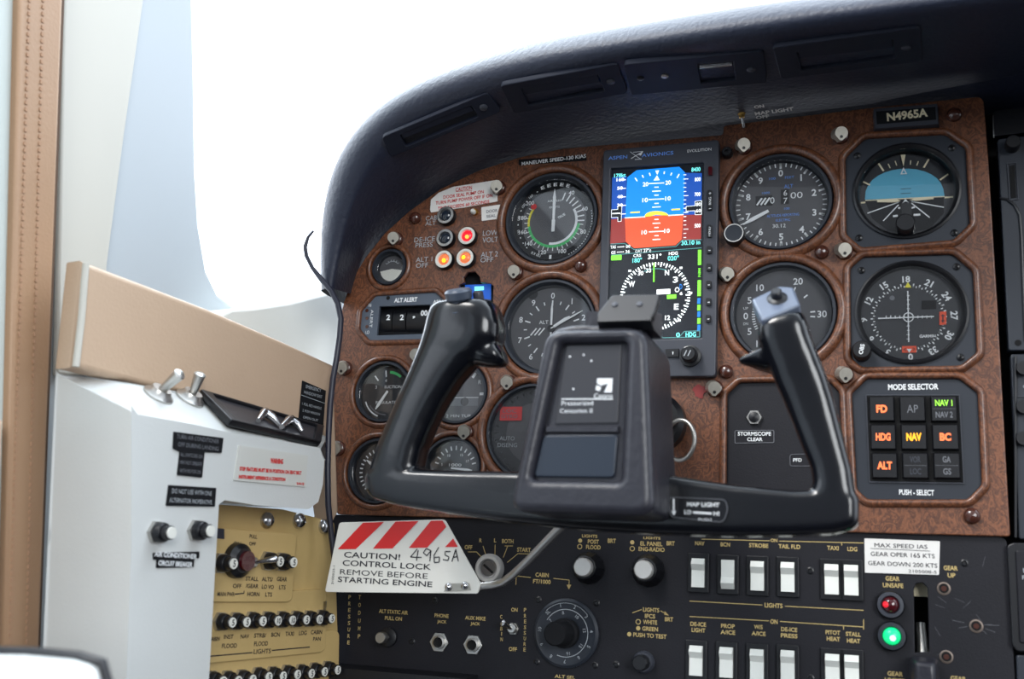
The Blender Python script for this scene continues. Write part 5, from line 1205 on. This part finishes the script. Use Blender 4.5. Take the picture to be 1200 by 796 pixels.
for x, y, t in ((185, 464, 'nearer steel toggle switch on top of the white console'), (222, 468, 'farther steel toggle switch on top of the white console, beside the black tray')):
    f = top_frame(x, y); root = thing('toggle_switch', t, 'toggle switch', f.o, 'toggle switches on the console top')
    B('steel').lathe(f, [(.0105, -.002), (.0105, .0015), (.0078, .0035), (.0066, .0060), (0, .0060)], n=26).build('bushing', root)
    p0 = f.p(0, 0, .004); tip = at(x + 27 if x < 200 else x + 13, 437, p0.y - .004)
    B('steel').tube([p0, p0.lerp(tip, .5), p0.lerp(tip, .93), tip], [.0026, .0034, .0042, .0026], 16).build('lever', root, 50)
# black tray on the console top
f = up_frame(300, 495); tq = [f.at(*q, .004) for q in ((229, 463), (262, 487), (372, 518), (376, 512), (322, 482), (240, 460))]
f2 = F((0, 0, 0)); f2.o, f2.u, f2.v, f2.n = f.o, f.u, f.v, f.n
root = thing('switch_tray', 'black framed tray with clear shiny fittings on the console top beside the tan pad', 'tray', f.o)
cor = [at(229, 462, -.205), at(270, 497, -.20), at(374, 522, -.075), at(322, 484, -.105)]
q0_, q1_, q2_, q3_ = [Vector(v) for v in (Wc.p(*Wc.at(268, 497, -.002), -.002), Wc.p(*Wc.at(374, 522, -.002), -.002), S.p(*S.at(374, 508, .004), .004), S.p(*S.at(232, 460, .004), .004))]
nn = (q1_ - q0_).cross(q3_ - q0_).normalized(); nn = nn if nn.z > 0 else -nn
T = F((0, 0, 0)); T.o = q0_; T.u = (q1_ - q0_).normalized(); T.n = nn; T.v = T.n.cross(T.u)
loc2 = [((v - q0_).dot(T.u), (v - q0_).dot(T.v)) for v in (q0_, q1_, q2_, q3_)]
cc_ = (sum(p[0] for p in loc2) / 4, sum(p[1] for p in loc2) / 4)
inn = [lp2(p, cc_, .16) for p in loc2]
B('black').plate(T, rounded(loc2, .002), [rounded(inn, .002)], -.002, .0035, .001).build('frame', root)
B('badge').poly(T, [lp2(p, cc_, .1) for p in loc2], .0012).build('base', root, 0)
def tl(s, t): return lp2(lp2(inn[0], inn[1], s), lp2(inn[3], inn[2], s), t)
for s in (.30, .58):
    a = T.p(*tl(s, .25), .003); c = T.p(*tl(s + .12, .7), .005); e = T.p(*tl(s + .26, .3), .003)
    B('chrome').tube([a, a.lerp(c, .6) + nn * .002, c, c.lerp(e, .5) + nn * .001, e], [.002, .003, .0036, .003, .002], 14).build('fitting', root, 50, label='shiny clear fitting')
# tan breaker panel
K0 = F(Vector((-.418, -.022, 0)), D0, (0, 0, 1)); bpan = thing('breaker_panel', 'tan metal circuit breaker panel in stepped plates under the console arm', 'breaker panel', K0.o)
def kp(pix, h0, h1, nm, r=.003): 
    return B('tan_metal').plate(K0, rounded([K0.at(*q, h1) for q in pix], r), [], h0, h1, .0008).build(nm, bpan)
kp([(236, 590), (332, 597), (392, 612), (396, 740), (396, 870), (236, 870)], -.010, -.008, 'back_plate')
kp([(236, 617), (345, 625.5), (348, 629), (343, 702), (338, 706), (236, 706)], -.008, -.002, 'upper_plate')
kp([(236, 700), (378, 690.5), (383, 694), (382, 760), (377, 765), (236, 779)], -.008, -.004, 'middle_plate')
kp([(236, 760), (392, 738), (398, 742), (396, 870), (236, 870)], -.010, -.006, 'lower_plate')
B('steel').box(K0, *[K0.at(383, 712)[0], K0.at(387, 712)[0]], K0.at(385, 735)[1], K0.at(385, 705)[1], -.008, -.004).build('latch', bpan)
g = B('dark_ink')
hk = -.0017
for t, x, y, w, h_ in (('ON', 278, 637.5, 9, 5.6), ('PULL', 297, 629, 9, 4.6), ('OFF', 296, 637.5, 8, 4.4), ('OFF', 278, 687, 10, 5), ('MAIN PWR', 265, 696.5, 20, 5), ('STALL', 295.5, 678.5, 15, 5), ('/GEAR', 295.5, 687, 15, 5), ('HORN', 297, 696.5, 14, 5), ('ALTS/', 313.5, 679, 13, 5),
                       ('LO VO', 314, 688, 14, 5), ('LTS', 315, 697, 8, 5), ('GEAR', 330.5, 679, 12, 5), ('LTS', 331, 688.5, 7.5, 5)):
    g.tp(K0, t, x, y, w, h_, hk, bold=.015)
g.lp(K0, 275, 696.5, 286, 695.5, .0008, hk).lp(K0, 286, 695.5, 286, 692.5, .0008, hk)
hk = -.0037
for t, x, y, w, h_ in (('CABIN', 251, 749, 13, 5), ('INST', 268, 746.5, 11, 5), ('NAV', 287, 746, 10, 5), ('STRB/', 305, 745, 14, 5), ('BCN', 323, 744, 10, 5), ('TAXI', 339.5, 743, 10, 5), ('LDG', 355, 742, 9, 5), ('CABIN', 371, 741, 13, 5), ('PAN', 371.5, 749, 9, 4.6),
                       ('FLOOD', 269, 757, 17.5, 5.4), ('FLOOD', 306, 754.5, 16, 5.4), ('LIGHTS', 307.5, 763.5, 20, 5.6)):
    g.tp(K0, t, x, y, w, h_, hk, bold=.015)
g.lp(K0, 238, 770, 296, 765, .0008, hk).lp(K0, 318.5, 762.5, 363, 758.5, .0008, hk)
g.build('lettering', bpan, 0, label='black engraved lettering')
for x, y in ((311.5, 610), (349, 610.5), (379, 617)):
    a, c = K0.at(x, y, -.008); B('chrome').lathe(K0, [(.0062, -.008), (.0058, -.0050), (.0036, -.0028), (0, -.0022)], a, c, n=24).build('dome_nut', bpan)
B('hub_blue').poly(K0, [K0.at(*q, -.0015) for q in ((253, 619), (263, 620), (263, 632), (253, 631))], -.0015).build('small_label', bpan, 0, label='small blue label')
for i, (x, y, nmb) in enumerate(((257, 728.5, '5'), (274, 728, '5'), (293, 727, '5'), (311, 726.5, '10'), (328, 726, '10'), (344.5, 725.5, '5'), (360, 725, '10'), (374.5, 724, '5'))):
    nm = ('CABIN', 'INST FLOOD', 'NAV', 'STRB/FLOOD', 'BCN', 'TAXI', 'LDG', 'CABIN PAN')[i]
    breaker(K0, x, y, 'push breaker in the middle row of the tan panel above %s lettering' % nm, nmb, -.004, scale=.92)
for i, (x, y) in enumerate(((246, 797), (264, 796.5), (281, 795), (300, 792), (317, 791), (334, 789), (350.5, 788), (366, 786), (381.5, 784))):
    o_ = ('first', 'second', 'third', 'fourth', 'fifth', 'sixth', 'seventh', 'eighth', 'ninth')[i]
    breaker(K0, x, y, '%s push breaker from the left in the lowest row of the tan panel' % o_, '5', -.006, scale=.92)
breaker(K0, 312, 657.5, 'push breaker above ALTS/LO VO LTS lettering on the upper tan plate', '5', -.002)
breaker(K0, 328, 658.5, 'push breaker above GEAR LTS lettering on the upper tan plate', '5', -.002)
breaker(K0, 257, 660, 'dark push breaker at the console edge on the upper tan plate', '5', -.002)
k = F(K0.p(*K0.at(276, 657, -.002), -.002), K0.u, K0.v); root = thing('rotary_switch', 'large black round main power switch with a red-brown centre', 'switch', k.o)
B('black').lathe(k, [(.0125, 0), (.0120, .005), (.0085, .008), (0, .008)], n=32).build('guard', root); B('red_dark').lathe(k, [(.0072, .007), (.0068, .0105), (0, .0105)], .002, 0, n=24).build('centre', root)
k = F(K0.p(*K0.at(292, 659, -.002), -.002), K0.u, K0.v); toggle(k, 'long steel toggle switch between the main power switch and the breakers', lean=(.55, .25), L=.017, s=1.0)
# cable
B('cable_black').tube([at(x, y, yy) for x, y, yy in ((367, 271, -.045), (361, 278, -.05), (357.5, 289, -.05), (359, 300, -.05), (366, 314, -.05), (377, 328, -.05), (388, 341, -.052), (396, 356, -.052), (399.5, 374, -.052), (398, 395, -.052), (394.5, 420, -.053),
    (390, 445, -.055), (387, 475, -.058), (385, 510, -.060), (384, 550, -.060), (384.5, 590, -.058), (388, 625, -.052), (392, 655, -.050), (391, 690, -.050))], [.0011, .0014] + [.0018] * 3 + [.0024] * 14, 12).build('hanging_cable', None)
tag(bpy.data.objects['hanging_cable'], 'thin dark cable curving down past the left edge of the wood panel', 'cable')
# sill plastic left of the panel
sx = F((-.50, 0, 0), (.10, .995, 0), (0, 0, 1))
b = B('sill_white').plate(sx, rounded([sx.at(*q) for q in ((250, 372), (272, 362), (300, 360), (340, 354), (376, 345), (401, 338), (405, 341), (399, 378), (391, 430), (386, 470), (250, 470))], .002), [], -.04, 0, .003)
sill = b.build('window_sill', smooth=60); struct(sill, 'cream plastic sill under the bright window')
sill.name = 'trim_4'
# near ledge
b = B('console_white'); y0 = -.42
pts = [at(-60, 765, y0), at(40, 767, y0), at(95, 772, y0), at(122, 780, y0), at(127, 800, y0), at(130, 880, y0), at(-60, 880, y0)]
bk = [p + Vector((-.02, -.10, -.004)) for p in pts]; n = len(pts)
b.add(pts + bk, [tuple(range(n)), tuple(range(n, 2 * n))[::-1]] + [(i, (i + 1) % n, n + (i + 1) % n, n + i) for i in range(n)])
o = b.build('armrest_ledge', smooth=40); tag(o, 'out of focus white rounded ledge with a dark edge in the lower left corner', 'ledge')
bevel(o, .004, 4)
e_ = B('black').tube([p + Vector((0, -.001, .001)) for p in pts[:6]], .0022, 10).build('edge_strip', o, label='dark edge strip')
# ================================================================== RIGHT AVIONICS STACK
R = F((0, .004, 0)); root = thing('avionics_stack', 'black avionics stack at the right edge beside the wood panel', 'radio stack', R.p(*R.at(1250, 400)))
B('hollow').poly(R, [R.at(*q, -.03) for q in ((1140, 90), (1500, 40), (1560, 760), (1175, 650))], -.03).build('backing', root, 0)
def rp(pix, h0, h1, m, nm, bev=.0008, r=.002): return B(m).plate(R, rounded([R.at(*q, h1) for q in pix], r), [], h0, h1, bev).build(nm, root)
rp([(1164, 130), (1480, 90), (1480, 120), (1165, 160)], -.012, -.004, 'black', 'top_unit')
rp([(1169, 163), (1480, 128), (1500, 408), (1182, 411)], -.012, 0, 'bezel', 'upper_unit')
rp([(1184, 415), (1500, 412), (1520, 640), (1194, 632)], -.012, -.002, 'bezel', 'middle_unit')
rp([(1180, 640), (1187, 636), (1540, 646), (1560, 775), (1192, 764), (1186, 756)], -.004, .004, 'black', 'lower_unit', r=.004)
rp([(1190, 645), (1540, 655), (1555, 765), (1195, 754)], .003, .0052, 'black_paint', 'lower_face')
rp([(1191, 768), (1560, 778), (1570, 900), (1196, 900)], -.004, .002, 'bezel', 'bottom_unit')
k = R.sub(1186, 172, 0); B('black').lathe(k, [(.0052, 0), (.0052, .009), (.0045, .010), (0, .010)], n=24).build('knob', root)
B('hollow').plate(R, [R.at(*q, .001) for q in ((1183, 194), (1189, 193), (1191, 231), (1185, 232))], [], 0, .0006, 0).build('slot', root, 0)
b = B('bezel_grey').sweep(R, [R.at(*q, .001) for q in ((1181, 192), (1190.5, 191), (1193, 233), (1184, 234.5))], [(0, 0), (.0005, 0), (.0005, .001), (0, .001)]); b.build('slot_rim', root)
cv = [(1171, 232), (1180, 233.5), (1189, 240), (1195, 252), (1197, 275), (1199, 330), (1202, 400)]
B('black').tube([R.p(*R.at(*q, .0008), .0008) for q in cv], .0009, 8).build('groove_line', root)
B('hollow').disc(R, .0022, .0004, *R.at(1193, 402)).build('screw_hole', root, 0)
for y in (433, 478, 515): k = R.sub(1199, y, -.002); B('black').lathe(k, [(.0048, 0), (.0048, .006), (0, .006)], n=24).build('knob', root)
B('black').tube([R.p(*R.at(1190, y), 0) for y in (418, 520, 630)], .0009, 8).build('groove_line', root)
B('bezel_grey').box(R, R.at(1187, 466)[0], R.at(1500, 466)[0], R.at(1190, 465)[1], R.at(1190, 464)[1], -.003, -.001).build('seam_line', root)
B('soft_white_ink').tp(R, 'COM', 1206, 453, 14, 4, -.0014, bold=.02).build('lettering', root, 0)
B('soft_white_ink').tp(R, 'DME', 1206, 669, 14, 5, .0056, bold=.02).tp(R, 'R', 1200, 677, 4, 5, .0056).build('lettering', root, 0)
# ================================================================== SHELL, GLASS, LIGHT
b = B('hollow').box(F((0, .06, 0)), -.52, .75, -.6, -.02, -.01, 0); b2 = b
fw = B('black_matte'); P2 = F((0, .05, 0))
fwp = [P.at(404, 345), P.at(430, 318), P.at(480, 262), P.at(560, 222), P.at(640, 196), P.at(720, 180), P.at(850, 166), P.at(1000, 150), P.at(1150, 135), P.at(1480, 95)]
fwp = [(x + .004, z - .002) for x, z in fwp] + [(.62, -.6), (-.44, -.6), (-.44, P.at(404, 345)[1] - .03)]
fw.plate(P2, fwp, [], -.004, .004); struct(fw.build('light_block', smooth=0), 'unseen dark sheet added behind the instrument panel to block sky light')  # added, unseen: stops the bright world leaking through panel gaps
# windscreen pane
gl = B('window_glass'); pl = [(-.60, -.28), (-.60, .0), (-.595, .20), (-.56, .42), (-.46, .62), (-.28, .76), (0, .82), (.4, .84), (.7, .84)]
vs = []; 
for z, s in ((-.05, 0), (.3, 0), (.7, 0)):
    for x, y in pl: vs.append(Vector((x * (1 - .05 * max(0, z)), y - max(0, z) * .25 * (1 if y > .3 else 0), z)))
m = len(pl); gl.add(vs, [(j * m + i, j * m + i + 1, (j + 1) * m + i + 1, (j + 1) * m + i) for j in range(2) for i in range(m - 1)])
o = gl.build('window_1', smooth=60); struct(o, 'clear windscreen glass')
# world: an overcast bright sky above, dim cabin and ground tones below and behind
w = bpy.data.worlds.new('sky'); SC.world = w; w.use_nodes = True; N = w.node_tree.nodes; L = w.node_tree.links
bg = N['Background']; tc = N.new('ShaderNodeTexCoord'); sp_ = N.new('ShaderNodeSeparateXYZ'); L.new(tc.outputs['Generated'], sp_.inputs[0])
def mr(sock, a, b_, c, d):
    n = N.new('ShaderNodeMapRange'); n.interpolation_type = 'SMOOTHSTEP'
    for i, v in enumerate((a, b_, c, d)): n.inputs[i + 1].default_value = v
    L.new(sock, n.inputs[0]); return n.outputs[0]
def ma(op, a, b_):
    n = N.new('ShaderNodeMath'); n.operation = op
    for i, q in enumerate((a, b_)):
        if isinstance(q, (int, float)): n.inputs[i].default_value = q
        else: L.new(q, n.inputs[i])
    return n.outputs[0]
zc = ma('ADD', mr(sp_.outputs['Z'], -.30, .06, .08, .62), mr(sp_.outputs['Z'], .35, .9, 0, 1.2))          # ground to sky
fwd = mr(sp_.outputs['Y'], -.45, .35, .34, 2.3)         # windscreen side brighter
lf = ma('ADD', mr(sp_.outputs['X'], -.9, -.2, .6, 0), mr(sp_.outputs['X'], .1, .8, .85, 1.15))            # window side brighter
st_ = ma('MULTIPLY', zc, ma('ADD', ma('MULTIPLY', fwd, lf), mr(sp_.outputs['X'], -.44, -.34, 2.2, 0)))
cr_ = N.new('ShaderNodeMix'); cr_.data_type = 'RGBA'; cr_.inputs[6].default_value = (.78, .80, .88, 1); cr_.inputs[7].default_value = (.80, .90, 1.0, 1)
L.new(zc, cr_.inputs[0]); L.new(cr_.outputs[2], bg.inputs[0]); L.new(st_, bg.inputs[1])
def sun(name, az, el, e, ang, col):
    l = bpy.data.lights.new(name, 'SUN'); l.energy = e; l.angle = math.radians(ang); l.color = col
    o = bpy.data.objects.new(name, l); COL.objects.link(o)
    d = Vector((math.sin(math.radians(az)) * math.cos(math.radians(el)), math.cos(math.radians(az)) * math.cos(math.radians(el)), math.sin(math.radians(el))))
    o.rotation_euler = d.to_track_quat('Z', 'Y').to_euler(); return o
sun('sunlight', 208, 44, 1.15, 18, (1, .975, .95)); sun('window_daylight', 147, 12, .88, 26, (.95, .98, 1))
# ------------------------------------------------------------------ camera
cd = bpy.data.cameras.new('camera'); cam = bpy.data.objects.new('camera', cd); COL.objects.link(cam)
cd.sensor_width = 36; cd.sensor_fit = 'HORIZONTAL'; cd.lens = 36 * FPX / 1200; cd.clip_start = .01; cd.clip_end = 50
r_ = Vector((AX.x, NY.x, WZ.x)); d_ = Vector((AX.y, NY.y, WZ.y)); f_ = Vector((AX.z, NY.z, WZ.z))
M = Matrix((r_, -d_, -f_)).transposed().to_4x4(); M.translation = CAM; cam.matrix_world = M
cd.dof.use_dof = True; cd.dof.focus_distance = .86; cd.dof.aperture_fstop = 6.8
SC.camera = cam
SC.view_settings.view_transform = 'Standard'; SC.view_settings.look = 'None'; SC.view_settings.gamma = 1; SC.view_settings.exposure = EXPO
SC.view_settings.use_curve_mapping = False
SC.cycles.max_bounces = 6; SC.cycles.transparent_max_bounces = 12
